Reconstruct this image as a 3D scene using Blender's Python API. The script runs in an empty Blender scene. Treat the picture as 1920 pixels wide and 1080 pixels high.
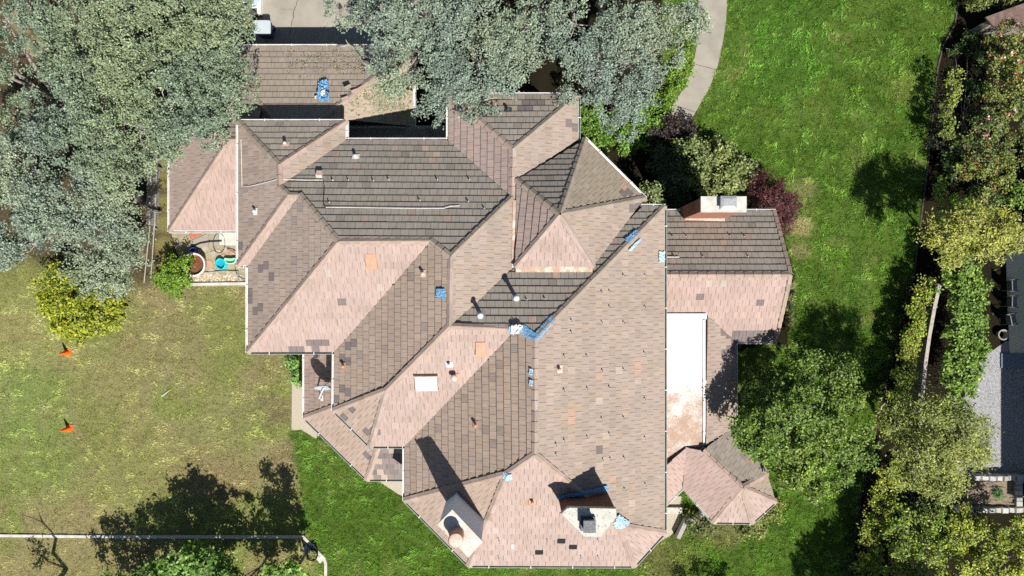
import bpy, math, random
import numpy as np
from mathutils import Vector, Matrix

random.seed(7)
rng = np.random.default_rng(7)
S = bpy.context.scene
C = S.collection

# ---------------------------------------------------------------- camera
HC = 35.0                      # drone height above the lawn
FPX = 1280.0                   # 24 mm on a 36 mm sensor, at 1920 px
cam = bpy.data.cameras.new('camera')
cam.sensor_width = 36.0
cam.lens = 24.0
cam.clip_start = 0.5
cam.clip_end = 600.0
cam_ob = bpy.data.objects.new('camera', cam)
cam_ob.location = (0, 0, HC)
cam_ob.rotation_euler = (0, 0, 0)
C.objects.link(cam_ob)
S.camera = cam_ob

# ---------------------------------------------------------------- light
SUN_EL = math.radians(51.0)
SUN_AZ = math.radians(29.0)    # shadows fall this far west of north (north = +Y)
SUN_DIR = Vector((-math.sin(SUN_AZ) * math.cos(SUN_EL), math.cos(SUN_AZ) * math.cos(SUN_EL), -math.sin(SUN_EL)))
sun = bpy.data.lights.new('sun', 'SUN')
sun.energy = 5.0
sun.angle = math.radians(0.5)
sun.color = (1.0, 0.955, 0.89)
sun_ob = bpy.data.objects.new('sun', sun)
sun_ob.rotation_euler = SUN_DIR.to_track_quat('-Z', 'Y').to_euler()
sun_ob.location = (10, -20, 40)
C.objects.link(sun_ob)
W = bpy.data.worlds.new('World')
S.world = W
W.use_nodes = True
nt = W.node_tree
sky = nt.nodes.new('ShaderNodeTexSky')
sky.sky_type = 'NISHITA'
sky.sun_disc = False
sky.sun_elevation = SUN_EL
sky.sun_rotation = math.radians(180) - SUN_AZ
sky.air_density = 1.0
sky.dust_density = 0.6
nt.links.new(sky.outputs[0], nt.nodes['Background'].inputs['Color'])
nt.nodes['Background'].inputs['Strength'].default_value = 0.05
S.view_settings.view_transform = 'Standard'
S.view_settings.look = 'None'
S.view_settings.exposure = 0.5
S.view_settings.gamma = 1.0
S.view_settings.use_curve_mapping = False
S.render.engine = 'CYCLES'
S.cycles.max_bounces = 5
S.cycles.diffuse_bounces = 2
S.cycles.glossy_bounces = 2
S.cycles.transmission_bounces = 3
S.cycles.transparent_max_bounces = 6
S.cycles.use_denoising = False

# ---------------------------------------------------------------- small maths
def P(px, py, z=0.0):
    """point at height z that stands where the photograph shows (px, py)"""
    d = HC - z
    return Vector(((px - 960) / FPX * d, (540 - py) / FPX * d, z))

def inpoly(x, y, poly):
    x = np.asarray(x, float); y = np.asarray(y, float)
    ins = np.zeros(x.shape, bool)
    n = len(poly)
    for i in range(n):
        x1, y1 = poly[i][0], poly[i][1]
        x2, y2 = poly[(i + 1) % n][0], poly[(i + 1) % n][1]
        if y1 == y2: continue
        c = ((y1 > y) != (y2 > y)) & (x < (x2 - x1) * (y - y1) / (y2 - y1) + x1)
        ins ^= c
    return ins

def smooth(a, b, x):
    t = np.clip((x - a) / (b - a), 0, 1)
    return t * t * (3 - 2 * t)

def vnoise(x, y, scale, seed=0):
    """value noise, 0..1"""
    g = np.random.default_rng(1000 + seed).random((64, 64))
    u = np.asarray(x) / scale; v = np.asarray(y) / scale
    iu = np.floor(u).astype(int); iv = np.floor(v).astype(int)
    fu = u - iu; fv = v - iv
    fu = fu * fu * (3 - 2 * fu); fv = fv * fv * (3 - 2 * fv)
    a = g[iu % 64, iv % 64]; b = g[(iu + 1) % 64, iv % 64]
    c = g[iu % 64, (iv + 1) % 64]; d = g[(iu + 1) % 64, (iv + 1) % 64]
    return (a * (1 - fu) + b * fu) * (1 - fv) + (c * (1 - fu) + d * fu) * fv

def fbm(x, y, scale, seed=0, octv=3):
    t = 0; a = 0.5; s = 0
    for i in range(octv):
        t = t + a * vnoise(x, y, scale / 2 ** i, seed + i * 7); s += a; a *= 0.5
    return t / s

def offset_poly(pts, d):
    """move every edge of a polygon (xy) inward by d"""
    n = len(pts)
    area = sum(pts[i][0] * pts[(i + 1) % n][1] - pts[(i + 1) % n][0] * pts[i][1] for i in range(n))
    sg = 1 if area > 0 else -1
    out = []
    for i in range(n):
        p0 = Vector(pts[i - 1][:2]); p1 = Vector(pts[i][:2]); p2 = Vector(pts[(i + 1) % n][:2])
        e1 = (p1 - p0).normalized(); e2 = (p2 - p1).normalized()
        n1 = Vector((-e1.y, e1.x)) * sg; n2 = Vector((-e2.y, e2.x)) * sg
        den = 1 + n1.dot(n2)
        if den < 0.15: den = 0.15
        out.append(p1 + (n1 + n2) * (d / den))
    return out

# ---------------------------------------------------------------- objects
def link(o, parent=None):
    C.objects.link(o)
    if parent is not None:
        o.parent = parent
        o.matrix_parent_inverse = parent_inv(parent)
    return o

def parent_inv(p):
    return WORLD.get(p.name, Matrix.Identity(4)).inverted()

WORLD = {}
def tag(o, label=None, cat=None, group=None, kind=None):
    if label: o['label'] = label
    if cat: o['category'] = cat
    if group: o['group'] = group
    if kind: o['kind'] = kind
    return o

def thing(name, label, cat, loc=(0, 0, 0), group=None):
    o = bpy.data.objects.new(name, None)
    o.location = loc
    o.empty_display_size = 0.2
    C.objects.link(o)
    WORLD[o.name] = Matrix.Translation(Vector(loc))
    return tag(o, label, cat, group)

def meshob(name, verts, faces, mat, parent=None, smooth_=False):
    """mesh in world coordinates (parents keep it there)"""
    me = bpy.data.meshes.new(name)
    me.from_pydata([tuple(v) for v in verts], [], [tuple(f) for f in faces])
    me.update()
    if mat is not None: me.materials.append(mat)
    if smooth_:
        me.polygons.foreach_set('use_smooth', [True] * len(me.polygons))
    o = bpy.data.objects.new(name, me)
    return link(o, parent)

class MB:
    """collects shapes into one mesh"""
    def __init__(s): s.v = []; s.f = []
    def add(s, vs, fs):
        b = len(s.v); s.v += [Vector(v) for v in vs]; s.f += [tuple(i + b for i in f) for f in fs]; return s
    def box(s, c, size, rz=0.0, M=None):
        hx, hy, hz = size[0] / 2, size[1] / 2, size[2] / 2
        if M is None: M = Matrix.Translation(Vector(c)) @ Matrix.Rotation(rz, 4, 'Z')
        vs = [M @ Vector((x, y, z)) for x in (-hx, hx) for y in (-hy, hy) for z in (-hz, hz)]
        return s.add(vs, [(0, 1, 3, 2), (4, 6, 7, 5), (0, 4, 5, 1), (2, 3, 7, 6), (0, 2, 6, 4), (1, 5, 7, 3)])
    def prism(s, poly, z0, z1, top=None):
        n = len(poly); top = top or poly
        vs = [Vector((p[0], p[1], z0)) for p in poly] + [Vector((p[0], p[1], z1)) for p in top]
        fs = [(i, (i + 1) % n, n + (i + 1) % n, n + i) for i in range(n)]
        return s.add(vs, fs + [tuple(range(n, 2 * n)), tuple(reversed(range(n)))])
    def lathe(s, c, prof, n=20, M=None, cap=True):
        M = M or Matrix.Translation(Vector(c))
        vs = []
        for r, z in prof:
            for k in range(n):
                a = 2 * math.pi * k / n
                vs.append(M @ Vector((r * math.cos(a), r * math.sin(a), z)))
        fs = []
        for j in range(len(prof) - 1):
            for k in range(n):
                fs.append((j * n + k, j * n + (k + 1) % n, (j + 1) * n + (k + 1) % n, (j + 1) * n + k))
        if cap:
            fs.append(tuple(reversed(range(n))))
            fs.append(tuple(range((len(prof) - 1) * n, len(prof) * n)))
        return s.add(vs, fs)
    def tube(s, pts, rad, n=6):
        pts = [Vector(p) for p in pts]
        if not hasattr(rad, '__len__'): rad = [rad] * len(pts)
        vs = []
        for i, p in enumerate(pts):
            a = pts[max(i - 1, 0)]; b = pts[min(i + 1, len(pts) - 1)]
            d = (b - a).normalized() if (b - a).length > 1e-6 else Vector((0, 0, 1))
            u = d.cross(Vector((0, 0, 1)))
            if u.length < 1e-3: u = d.cross(Vector((1, 0, 0)))
            u.normalize(); w = d.cross(u)
            for k in range(n):
                t = 2 * math.pi * k / n
                vs.append(p + (u * math.cos(t) + w * math.sin(t)) * rad[i])
        fs = []
        for j in range(len(pts) - 1):
            for k in range(n):
                fs.append((j * n + k, j * n + (k + 1) % n, (j + 1) * n + (k + 1) % n, (j + 1) * n + k))
        fs.append(tuple(reversed(range(n)))); fs.append(tuple(range((len(pts) - 1) * n, len(pts) * n)))
        return s.add(vs, fs)
    def sweep(s, pts, prof, up=Vector((0, 0, 1))):
        """prof: list of (side, up) offsets swept along pts; closed profile"""
        pts = [Vector(p) for p in pts]; n = len(prof); vs = []
        for i, p in enumerate(pts):
            if i == 0: d = (pts[1] - p).normalized(); k = 1
            elif i == len(pts) - 1: d = (p - pts[i - 1]).normalized(); k = 1
            else:
                a = (p - pts[i - 1]).normalized(); b = (pts[i + 1] - p).normalized(); d = (a + b).normalized(); k = 1 / max(0.4, d.dot(a))
            side = d.cross(up).normalized()
            for q in prof: vs.append(p + side * (q[0] * k) + up * q[1])
        fs = []
        for j in range(len(pts) - 1):
            for k in range(n):
                fs.append((j * n + k, j * n + (k + 1) % n, (j + 1) * n + (k + 1) % n, (j + 1) * n + k))
        fs.append(tuple(reversed(range(n)))); fs.append(tuple(range((len(pts) - 1) * n, len(pts) * n)))
        return s.add(vs, fs)
    def build(s, name, mat, parent=None, smooth_=False):
        return meshob(name, s.v, s.f, mat, parent, smooth_)

def np_mesh(name, verts, k, cols=None, uvs=None, mat=None, parent=None):
    """verts (N*k,3) as N separate k-gons; cols (N,3) one colour per face"""
    nv = len(verts); nf = nv // k
    me = bpy.data.meshes.new(name)
    me.vertices.add(nv); me.vertices.foreach_set('co', np.asarray(verts, np.float32).ravel())
    me.loops.add(nv); me.loops.foreach_set('vertex_index', np.arange(nv, dtype=np.int32))
    me.polygons.add(nf); me.polygons.foreach_set('loop_start', np.arange(0, nv, k, dtype=np.int32))
    me.update(calc_edges=True)
    if cols is not None:
        at = me.attributes.new('col', 'FLOAT_COLOR', 'FACE')
        c4 = np.ones((nf, 4), np.float32); c4[:, :3] = cols
        at.data.foreach_set('color', c4.ravel())
    if mat: me.materials.append(mat)
    return link(bpy.data.objects.new(name, me), parent)

# ---------------------------------------------------------------- materials
def mat_new(name):
    m = bpy.data.materials.new(name); m.use_nodes = True
    b = m.node_tree.nodes['Principled BSDF']
    b.inputs['Specular IOR Level'].default_value = 0.3
    return m, m.node_tree, b

def nd(nt, t, **kw):
    n = nt.nodes.new(t)
    for k, v in kw.items():
        if k in n.inputs: n.inputs[k].default_value = v
        else: setattr(n, k, v)
    return n

def mixrgb(nt, fac, a, b, mode='MIX'):
    n = nt.nodes.new('ShaderNodeMix'); n.data_type = 'RGBA'; n.blend_type = mode
    for s, v in ((n.inputs[0], fac), (n.inputs[6], a), (n.inputs[7], b)):
        if isinstance(v, bpy.types.NodeSocket): nt.links.new(v, s)
        elif hasattr(v, '__len__'): s.default_value = (*v[:3], 1)
        else: s.default_value = v
    return n.outputs[2]

def noise_fac(nt, vec, scale, lo, hi, detail=3.0, rough=0.6):
    n = nd(nt, 'ShaderNodeTexNoise', Scale=scale, Detail=detail, Roughness=rough)
    if vec is not None: nt.links.new(vec, n.inputs['Vector'])
    r = nt.nodes.new('ShaderNodeMapRange')
    r.inputs['From Min'].default_value = lo; r.inputs['From Max'].default_value = hi
    nt.links.new(n.outputs['Fac'], r.inputs['Value'])
    return r.outputs['Result']

def surf(name, c1, c2=None, scale=2.0, rough=0.8, c3=None, scale3=12.0, lo3=0.55, hi3=0.7, bump=0.0, bscale=40.0, metal=0.0, spec=0.3, lo=0.35, hi=0.65):
    m, nt, b = mat_new(name)
    geo = nd(nt, 'ShaderNodeNewGeometry')
    pos = geo.outputs['Position']
    c2 = c2 or tuple(x * 0.8 for x in c1)
    col = mixrgb(nt, noise_fac(nt, pos, scale, lo, hi), c1, c2)
    if c3: col = mixrgb(nt, noise_fac(nt, pos, scale3, lo3, hi3), col, c3)
    nt.links.new(col, b.inputs['Base Color'])
    b.inputs['Roughness'].default_value = rough; b.inputs['Metallic'].default_value = metal
    b.inputs['Specular IOR Level'].default_value = spec
    if bump:
        n = nd(nt, 'ShaderNodeTexNoise', Scale=bscale, Detail=3.0)
        nt.links.new(pos, n.inputs['Vector'])
        bp = nd(nt, 'ShaderNodeBump', Strength=bump, Distance=0.02)
        nt.links.new(n.outputs['Fac'], bp.inputs['Height'])
        nt.links.new(bp.outputs[0], b.inputs['Normal'])
    return m

def leaf_mat(name, trans=0.3, rough=0.5, spec=0.35):
    m, nt, b = mat_new(name)
    at = nd(nt, 'ShaderNodeAttribute', attribute_name='col')
    nt.links.new(at.outputs['Color'], b.inputs['Base Color'])
    b.inputs['Roughness'].default_value = rough
    b.inputs['Specular IOR Level'].default_value = spec
    tr = nd(nt, 'ShaderNodeBsdfTranslucent')
    c = mixrgb(nt, 1.0, at.outputs['Color'], (0.95, 1.1, 0.5), 'MULTIPLY')
    nt.links.new(c, tr.inputs['Color'])
    mx = nd(nt, 'ShaderNodeMixShader'); mx.inputs[0].default_value = trans
    nt.links.new(b.outputs[0], mx.inputs[1]); nt.links.new(tr.outputs[0], mx.inputs[2])
    nt.links.new(mx.outputs[0], nt.nodes['Material Output'].inputs['Surface'])
    return m

def tile_mat(name, source):
    m, nt, b = mat_new(name)
    if source == 'attr':
        col = nd(nt, 'ShaderNodeAttribute', attribute_name='col').outputs['Color']
        uv = nd(nt, 'ShaderNodeUVMap').outputs[0]
    else:
        oi = nd(nt, 'ShaderNodeObjectInfo'); col = oi.outputs['Color']
        u0 = nd(nt, 'ShaderNodeUVMap').outputs[0]
        sc = nd(nt, 'ShaderNodeMath', operation='MULTIPLY'); sc.inputs[1].default_value = 91.0
        nt.links.new(oi.outputs['Random'], sc.inputs[0])
        cx = nd(nt, 'ShaderNodeCombineXYZ'); nt.links.new(sc.outputs[0], cx.inputs[0]); nt.links.new(sc.outputs[0], cx.inputs[1])
        va = nd(nt, 'ShaderNodeVectorMath', operation='ADD'); nt.links.new(u0, va.inputs[0]); nt.links.new(cx.outputs[0], va.inputs[1])
        uv = va.outputs[0]
    # fine grooves run down the tile
    mp = nd(nt, 'ShaderNodeMapping'); mp.inputs['Scale'].default_value = (34.0, 1.6, 1.0)
    nt.links.new(uv, mp.inputs['Vector'])
    st = nd(nt, 'ShaderNodeTexNoise', Scale=1.0, Detail=3.0, Roughness=0.65); nt.links.new(mp.outputs[0], st.inputs['Vector'])
    r = nd(nt, 'ShaderNodeMapRange'); r.inputs['From Min'].default_value = 0.36; r.inputs['From Max'].default_value = 0.62
    nt.links.new(st.outputs['Fac'], r.inputs['Value'])
    dark = mixrgb(nt, 1.0, col, (0.80, 0.79, 0.79), 'MULTIPLY')
    lite = mixrgb(nt, 1.0, col, (1.07, 1.06, 1.06), 'MULTIPLY')
    c = mixrgb(nt, r.outputs['Result'], dark, lite)
    # dirt and lichen with shapes of their own
    geo = nd(nt, 'ShaderNodeNewGeometry').outputs['Position']
    c = mixrgb(nt, noise_fac(nt, geo, 0.9, 0.45, 0.75), c, mixrgb(nt, 1.0, c, (0.86, 0.88, 0.86), 'MULTIPLY'))
    c = mixrgb(nt, noise_fac(nt, geo, 17.0, 0.66, 0.74, 4.0), c, mixrgb(nt, 1.0, c, (0.45, 0.44, 0.42), 'MULTIPLY'))
    nt.links.new(c, b.inputs['Base Color'])
    b.inputs['Roughness'].default_value = 0.9; b.inputs['Specular IOR Level'].default_value = 0.15
    bp = nd(nt, 'ShaderNodeBump', Strength=0.5, Distance=0.008)
    nt.links.new(st.outputs['Fac'], bp.inputs['Height']); nt.links.new(bp.outputs[0], b.inputs['Normal'])
    return m

M = {}
M['tile'] = tile_mat('roof_tile_field', 'attr')
M['tile_ob'] = tile_mat('roof_tile', 'obj')
M['deck'] = surf('roof_underlay', (0.05, 0.04, 0.035), rough=0.95)
M['stucco'] = surf('cream_stucco', (0.62, 0.58, 0.50), (0.54, 0.50, 0.43), 0.8, 0.95, bump=0.3, bscale=60)
M['white'] = surf('white_paint', (0.80, 0.79, 0.76), (0.66, 0.65, 0.62), 3.0, 0.6, c3=(0.42, 0.39, 0.35), scale3=9, lo3=0.62, hi3=0.8)
M['sage'] = surf('grey_green_gutter_paint', (0.40, 0.42, 0.38), (0.30, 0.31, 0.28), 4.0, 0.6)
M['flat'] = None
M['metal'] = surf('galvanised_metal', (0.55, 0.56, 0.57), (0.40, 0.41, 0.42), 8.0, 0.45, metal=0.6)
M['dark_metal'] = surf('dark_flue_metal', (0.06, 0.065, 0.07), (0.11, 0.12, 0.13), 10.0, 0.5, metal=0.4)
M['terracotta'] = surf('terracotta', (0.52, 0.30, 0.20), (0.44, 0.25, 0.17), 5.0, 0.85)
M['pinkclay'] = surf('pale_flashing', (0.68, 0.55, 0.48), (0.55, 0.38, 0.30), 9.0, 0.8)
M['black'] = surf('black_patch', (0.012, 0.013, 0.016), rough=0.7)
M['rubber'] = surf('black_hose', (0.018, 0.018, 0.018), rough=0.6)
M['tarp'] = surf('blue_tarp', (0.11, 0.30, 0.54), (0.20, 0.42, 0.63), 9.0, 0.5, c3=(0.48, 0.58, 0.66), scale3=22, lo3=0.60, hi3=0.68, spec=0.5, bump=0.6, bscale=30)
M['tarp_pale'] = surf('faded_blue_tarp', (0.25, 0.44, 0.62), (0.45, 0.60, 0.70), 16.0, 0.5, c3=(0.75, 0.78, 0.80), scale3=25, lo3=0.56, hi3=0.66, bump=0.6, bscale=30)
M['plastic_white'] = surf('white_plastic_sheet', (0.80, 0.80, 0.80), (0.72, 0.72, 0.73), 6, 0.5, bump=0.4, bscale=30)
M['brick'] = surf('brown_red_brick', (0.30, 0.13, 0.085), (0.22, 0.09, 0.06), 14.0, 0.9)
M['mortar'] = surf('brick_mortar', (0.30, 0.25, 0.21), rough=0.95)
M['skytint'] = surf('sky_tinted_white_stucco', (0.60, 0.68, 0.78), (0.56, 0.64, 0.74), 1.5, 0.85)  # white stucco; blue skylight on its shaded wall is put into the colour
M['shade_edge'] = surf('shade_toned_edging', (0.05, 0.042, 0.035), (0.09, 0.08, 0.07), 5, 0.95)  # edging coloured darker to stand in for the shadow lying on it
M['capstain'] = surf('stained_white_cap', (0.56, 0.45, 0.38), (0.62, 0.57, 0.53), 2.2, 0.9, c3=(0.42, 0.26, 0.18), scale3=7, lo3=0.58, hi3=0.75)
M['capstone'] = surf('lichen_concrete', (0.62, 0.60, 0.54), (0.48, 0.46, 0.40), 5.0, 0.95, c3=(0.16, 0.15, 0.13), scale3=11, lo3=0.58, hi3=0.72, bump=0.4, bscale=30)
M['wood'] = surf('weathered_wood', (0.34, 0.31, 0.27), (0.22, 0.20, 0.17), 9.0, 0.9)
M['rustwood'] = surf('stained_fascia', (0.46, 0.35, 0.27), (0.42, 0.27, 0.18), 6.0, 0.85, c3=(0.58, 0.54, 0.48), scale3=3, lo3=0.5, hi3=0.62)
M['bark'] = surf('oak_bark', (0.17, 0.145, 0.125), (0.30, 0.27, 0.24), 6.0, 0.95)
M['palebark'] = surf('pale_dead_twigs', (0.42, 0.39, 0.35), (0.30, 0.27, 0.24), 6.0, 0.95)
M['concrete'] = surf('old_concrete', (0.345, 0.315, 0.265), (0.275, 0.25, 0.212), 0.9, 0.95, c3=(0.24, 0.22, 0.19), scale3=30, lo3=0.62, hi3=0.75, bump=0.2, bscale=60)
M['kerb'] = surf('pale_kerb_concrete', (0.58, 0.56, 0.51), (0.44, 0.42, 0.38), 3.0, 0.95)
# ================================================================ HOUSE
ZU, ZL, PITCH = 5.4, 2.7, 0.60
house = thing('house', 'large tan house with a sprawling tiled hip roof and three chimneys', 'house', (0, 0, 0))

V = dict(
 A1=(448,229), A2=(648,229), A3=(524,310), A4=(525,350), A5=(542,366), A6=(563,366), A7=(448,497), A8=(466,497),
 C1=(648,264), C2=(842,264), B1=(466,659), B2=(635,453), B3=(808,452), B4=(628,659), D1=(845,481), D2=(843,611),
 E1=(725,731), E2=(627,769), E3=(695,836), E4=(760,836), E5=(968,617),
 J1=(842,179), J2=(1083,179), J3=(962,280), J4=(960,370), J5=(1083,262),
 F1=(1003,634), F2=(1245,388), F3=(1204,388), F4=(1098,492), V5=(965,504), V1=(967,342),
 H1=(1245,998), G1=(1003,851), K1=(950,888), K2=(760,937), K3=(880,1059), K4=(1189,1060), K5=(1160,984),
 T0=(1050,402), t1=(969,338), t2=(1097,262), t3=(1208,372), t4=(1111,500), t5=(967,500),
 m1=(1240,397), m2=(1452,397), m3=(1483,515), m4=(1240,515), m5=(1455,640), m6=(1378,640), m7=(1324,592), m8=(1240,588),
 n1=(1378,797), n2=(1322,838),
 p0=(1320,843), p1=(1392,913), p2=(1285,838), p3=(1281,912), p4=(1338,978), p5=(1410,979), p6=(1453,940), p7=(1437,888), p8=(1246,873), p9=(1246,946),
)
ZF = {k: ZU for k in 'A1 A2 A7 A8 C1 C2 B1 B4 E2 E3 E4 J1 J2 J5 F2 F3 H1 K2 K3 K4 t2 t3'.split()}
ZF.update({k: ZL for k in 'm1 m2 m5 m6 n1 p3 p4 p5 p6 p7 p9'.split()})
ZF.update(V5=6.98, V1=6.98, T0=8.35, t1=7.05, t4=7.32, t5=7.28, p0=3.98, p1=3.98, p2=3.78, p8=3.95, n2=3.85)
Nn, Ss, Ee, Ww = (0, 1), (0, -1), (1, 0), (-1, 0)
# name: (vertices, downslope direction or None, tile look)
FACES = dict(
 A_N=('A1 A2 A3', Nn, 'n'), A_W=('A1 A3 A4 A5 A7', Ww, 'w'), A_E=('A2 C1 A4 A3', Ee, 'e'), A_S=('A7 A5 A6 A8', Ss, 's'),
 C_N=('C1 C2 J4 D1 B3 B2 A6 A5 A4', Nn, 'nd'), B_W=('A8 A6 B2 B1', Ww, 'w'), B_S=('B1 B2 B3 B4', Ss, 's'),
 D_W=('B4 B3 D1 D2 E1 E2', Ww, 'wo'), D_E=('D1 J4 V1 V5 D2', Ee, 'e'), E_SW=('E2 E1 E3', 'E2 E3', 'sw'), E_S=('E3 E1 D2 E5 E4', Ss, 's'),
 J_N=('J1 J2 J3', Nn, 'n'), J_W=('J1 J3 J4 C2', Ww, 'w2'), J_E=('J2 J5 V1 J4 J3', Ee, 'e'),
 F_N=('D2 E5 F1 F2 F3 F4 V5', Nn, 'nd'), G_W=('E4 E5 F1 G1 K1 K2', Ww, 'wo'), H_E=('F1 F2 H1 K5 G1', Ee, 'e'),
 K_S=('G1 K1 K3 K4 K5', Ss, 's'), K_SW=('K2 K1 K3', 'K2 K3', 'sw'), K_SE=('H1 K4 K5', 'K4 H1', 's'),
 T_W=('t1 T0 t5', None, 'w2'), T_N=('t1 t2 T0', None, 'nd'), T_NE=('t2 t3 T0', None, 'n2'), T_SE=('t3 t4 T0', None, 'e'), T_S=('t5 T0 t4', None, 's'),
 M_N=('m1 m2 m3 m4', Nn, 'n3'), M_S=('m4 m3 m5 m6 m7 m8', Ss, 's2'), N_E=('m7 m6 n1 n2', Ee, 'e'),
 P_NE=('n2 n1 p7 p1 p0', None, 'n3'), P_SW=('p2 p0 p1 p4 p3', None, 's2'), P_SE=('p8 p2 p3 p9', None, 's2'),
 P_S=('p4 p5 p1', None, 's'), P_S2=('p5 p6 p1', None, 's'), P_E=('p6 p7 p1', None, 'e'),
)
ray = {k: ((x - 960) / FPX, (540 - y) / FPX) for k, (x, y) in V.items()}
planes = {}
for f, (vs, asp, look) in FACES.items():
    if asp is None: continue
    vs = vs.split()
    fix = [v for v in vs if v in ZF]
    if isinstance(asp, str):
        a, b = [Vector(P(*V[k], ZF[k])[:2]) for k in asp.split()]
        e = (b - a).normalized(); nrm = Vector((e.y, -e.x))
        cen = sum((Vector(P(*V[k], 6)[:2]) for k in vs), Vector((0, 0))) / len(vs)
        if (cen - a).dot(nrm) > 0: nrm = -nrm
        asp = tuple(nrm)
    ptch = PITCH
    if f in ('M_N', 'M_S'): ptch = 0.63
    al, be = -asp[0] * ptch, -asp[1] * ptch
    if f == 'C_N': fix = ['C1', 'C2']
    if f == 'A_S': fix = ['A7', 'A8']
    if f == 'F_N': fix = ['F2']
    g = np.mean([ZF[k] - al * ray[k][0] * (HC - ZF[k]) - be * ray[k][1] * (HC - ZF[k]) for k in fix])
    planes[f] = (al, be, g)
XYZ = {}
for k, (u, v) in ray.items():
    if k in ZF: z = ZF[k]
    else:
        zs = []
        for f, (al, be, g) in planes.items():
            if k in FACES[f][0].split():
                d = (HC - g) / (1 + al * u + be * v); zs.append(HC - d)
        if max(zs) - min(zs) > 0.35: print('vertex', k, [round(z, 2) for z in zs])
        z = sum(zs) / len(zs)
    XYZ[k] = Vector((u * (HC - z), v * (HC - z), z))
polys = {f: [XYZ[k] for k in vs.split()] for f, (vs, a, l) in FACES.items()}
looks = {f: l for f, (v, a, l) in FACES.items()}

# low roofs given in plan -------------------------------------------------
def addface(n, pts, look): polys[n] = [Vector(p) for p in pts]; looks[n] = look
ge, gz, gp = 11.477, 2.5, 0.45                       # garage north eave
def gN(x, y): return Vector((x, y, gz + gp * (ge - y)))
gx0, gx1, gr = -14.6, -4.70, 4.6
top = gz + gp * gr
addface('G_N', [(gx0, ge, gz), (gx1, ge, gz), (gx1 - gr, ge - gr, top), (gx0 + gr, ge - gr, top)], 'g')
addface('G_E', [(gx1, ge, gz), (gx1, 7.68, gz), (gx1 - gr + 1.2, 7.68, top - gp * 1.2), (gx1 - gr, ge - gr, top)], 'g2')
addface('G_Wst', [(gx0, ge, gz), (gx0 + gr, ge - gr, top), (gx0, ge - gr, gz)], 'w2')
addface('porch_N', [(-7.72, 7.58, 2.55), (-3.0, 7.58, 2.55), (-3.0, 6.2, 2.95), (-7.72, 6.2, 2.95)], 'nd')
wp = P(430, 262, 5.0); ws = P(319, 432, ZL)
wny = 2 * wp.y - ws.y
addface('W2_W', [ws, wp, (ws.x, wny, ZL)], 'w2')
addface('W2_S', [ws, (-11.35, ws.y, ZL), (-11.35, wp.y, 5.0), wp], 's2')
addface('W2_N', [wp, (-11.35, wp.y, 5.0), (-11.35, wny, ZL), (ws.x, wny, ZL)], 'n3')
l1 = P(572, 640, ZL); l2 = P(572, 783, ZL); l3 = P(689, 898, ZL); l4 = P(760, 898, ZL)
run = 2.5
def offcorner(a, b, c, r):
    q = offset_poly([a, b, c, (a + c) / 2 + ((a + c) / 2 - b)], r); return q[1]
e1 = (l2 - l1).normalized(); e2 = (l3 - l2).normalized(); e3 = (l4 - l3).normalized()
def inn(e): return Vector((-e.y, e.x, 0))
def corner(p, ea, eb, r):
    na, nb = inn(ea), inn(eb); return p + (na + nb) * (r / (1 + na.dot(nb)))
zt = ZL + PITCH * run
i2 = corner(l2, e1, e2, run); i2.z = zt
i3 = corner(l3, e2, e3, run); i3.z = zt
i1 = l1 + inn(e1) * run; i1.z = zt
i4 = l4 + inn(e3) * run; i4.z = zt
addface('L_W', [l1, l2, i2, i1], 'w3'); addface('L_SW', [l2, l3, i3, i2], 'sw'); addface('L_S', [l3, l4, i4, i3], 's3')

# ---------------------------------------------------------------- tiles
BASE = dict(  # tile body colours (albedo), mossier on the slopes that never dry
 s=(0.405, 0.312, 0.272), s2=(0.40, 0.300, 0.262), s3=(0.40, 0.315, 0.25), e=(0.355, 0.287, 0.240), w=(0.345, 0.280, 0.238), wo=(0.352, 0.280, 0.228), w2=(0.365, 0.288, 0.256), w3=(0.365, 0.275, 0.235),
 sw=(0.39, 0.302, 0.245), n=(0.335, 0.294, 0.250), nd=(0.295, 0.264, 0.226), n2=(0.335, 0.282, 0.215), n3=(0.315, 0.275, 0.236), g=(0.335, 0.285, 0.238), g2=(0.40, 0.33, 0.26))
EXPO, TW, LAP = 0.342, 0.33, 0.012
frames = {}
def frame(pts):
    cx = sum(p.x for p in pts) / len(pts); cy = sum(p.y for p in pts) / len(pts); cz = sum(p.z for p in pts) / len(pts)
    sxx = sum((p.x - cx) ** 2 for p in pts); syy = sum((p.y - cy) ** 2 for p in pts); sxy = sum((p.x - cx) * (p.y - cy) for p in pts)
    sxz = sum((p.x - cx) * (p.z - cz) for p in pts); syz = sum((p.y - cy) * (p.z - cz) for p in pts)
    det = sxx * syy - sxy * sxy
    a = (sxz * syy - syz * sxy) / det; b = (syz * sxx - sxz * sxy) / det; c = cz - a * cx - b * cy
    n = Vector((-a, -b, 1)).normalized()
    up = Vector((a, b, a * a + b * b)).normalized()
    al = up.cross(n).normalized()
    # eave = lowest corner, courses start there
    t0 = min(p.dot(up) for p in pts); low = min(pts, key=lambda p: p.dot(up))
    return dict(n=n, up=up, al=al, o=low.copy(), abc=(a, b, c))
def clip(poly, axis, val, keep_greater):
    out = []
    for i in range(len(poly)):
        p, q = poly[i], poly[(i + 1) % len(poly)]
        a = (p[axis] - val) * (1 if keep_greater else -1); b = (q[axis] - val) * (1 if keep_greater else -1)
        if a >= 0: out.append(p)
        if (a > 0 and b < 0) or (a < 0 and b > 0):
            t = a / (a - b); out.append((p[0] + (q[0] - p[0]) * t, p[1] + (q[1] - p[1]) * t))
    return out
def parea(p): return 0.5 * sum(p[i][0] * p[(i + 1) % len(p)][1] - p[(i + 1) % len(p)][0] * p[i][1] for i in range(len(p)))

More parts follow.
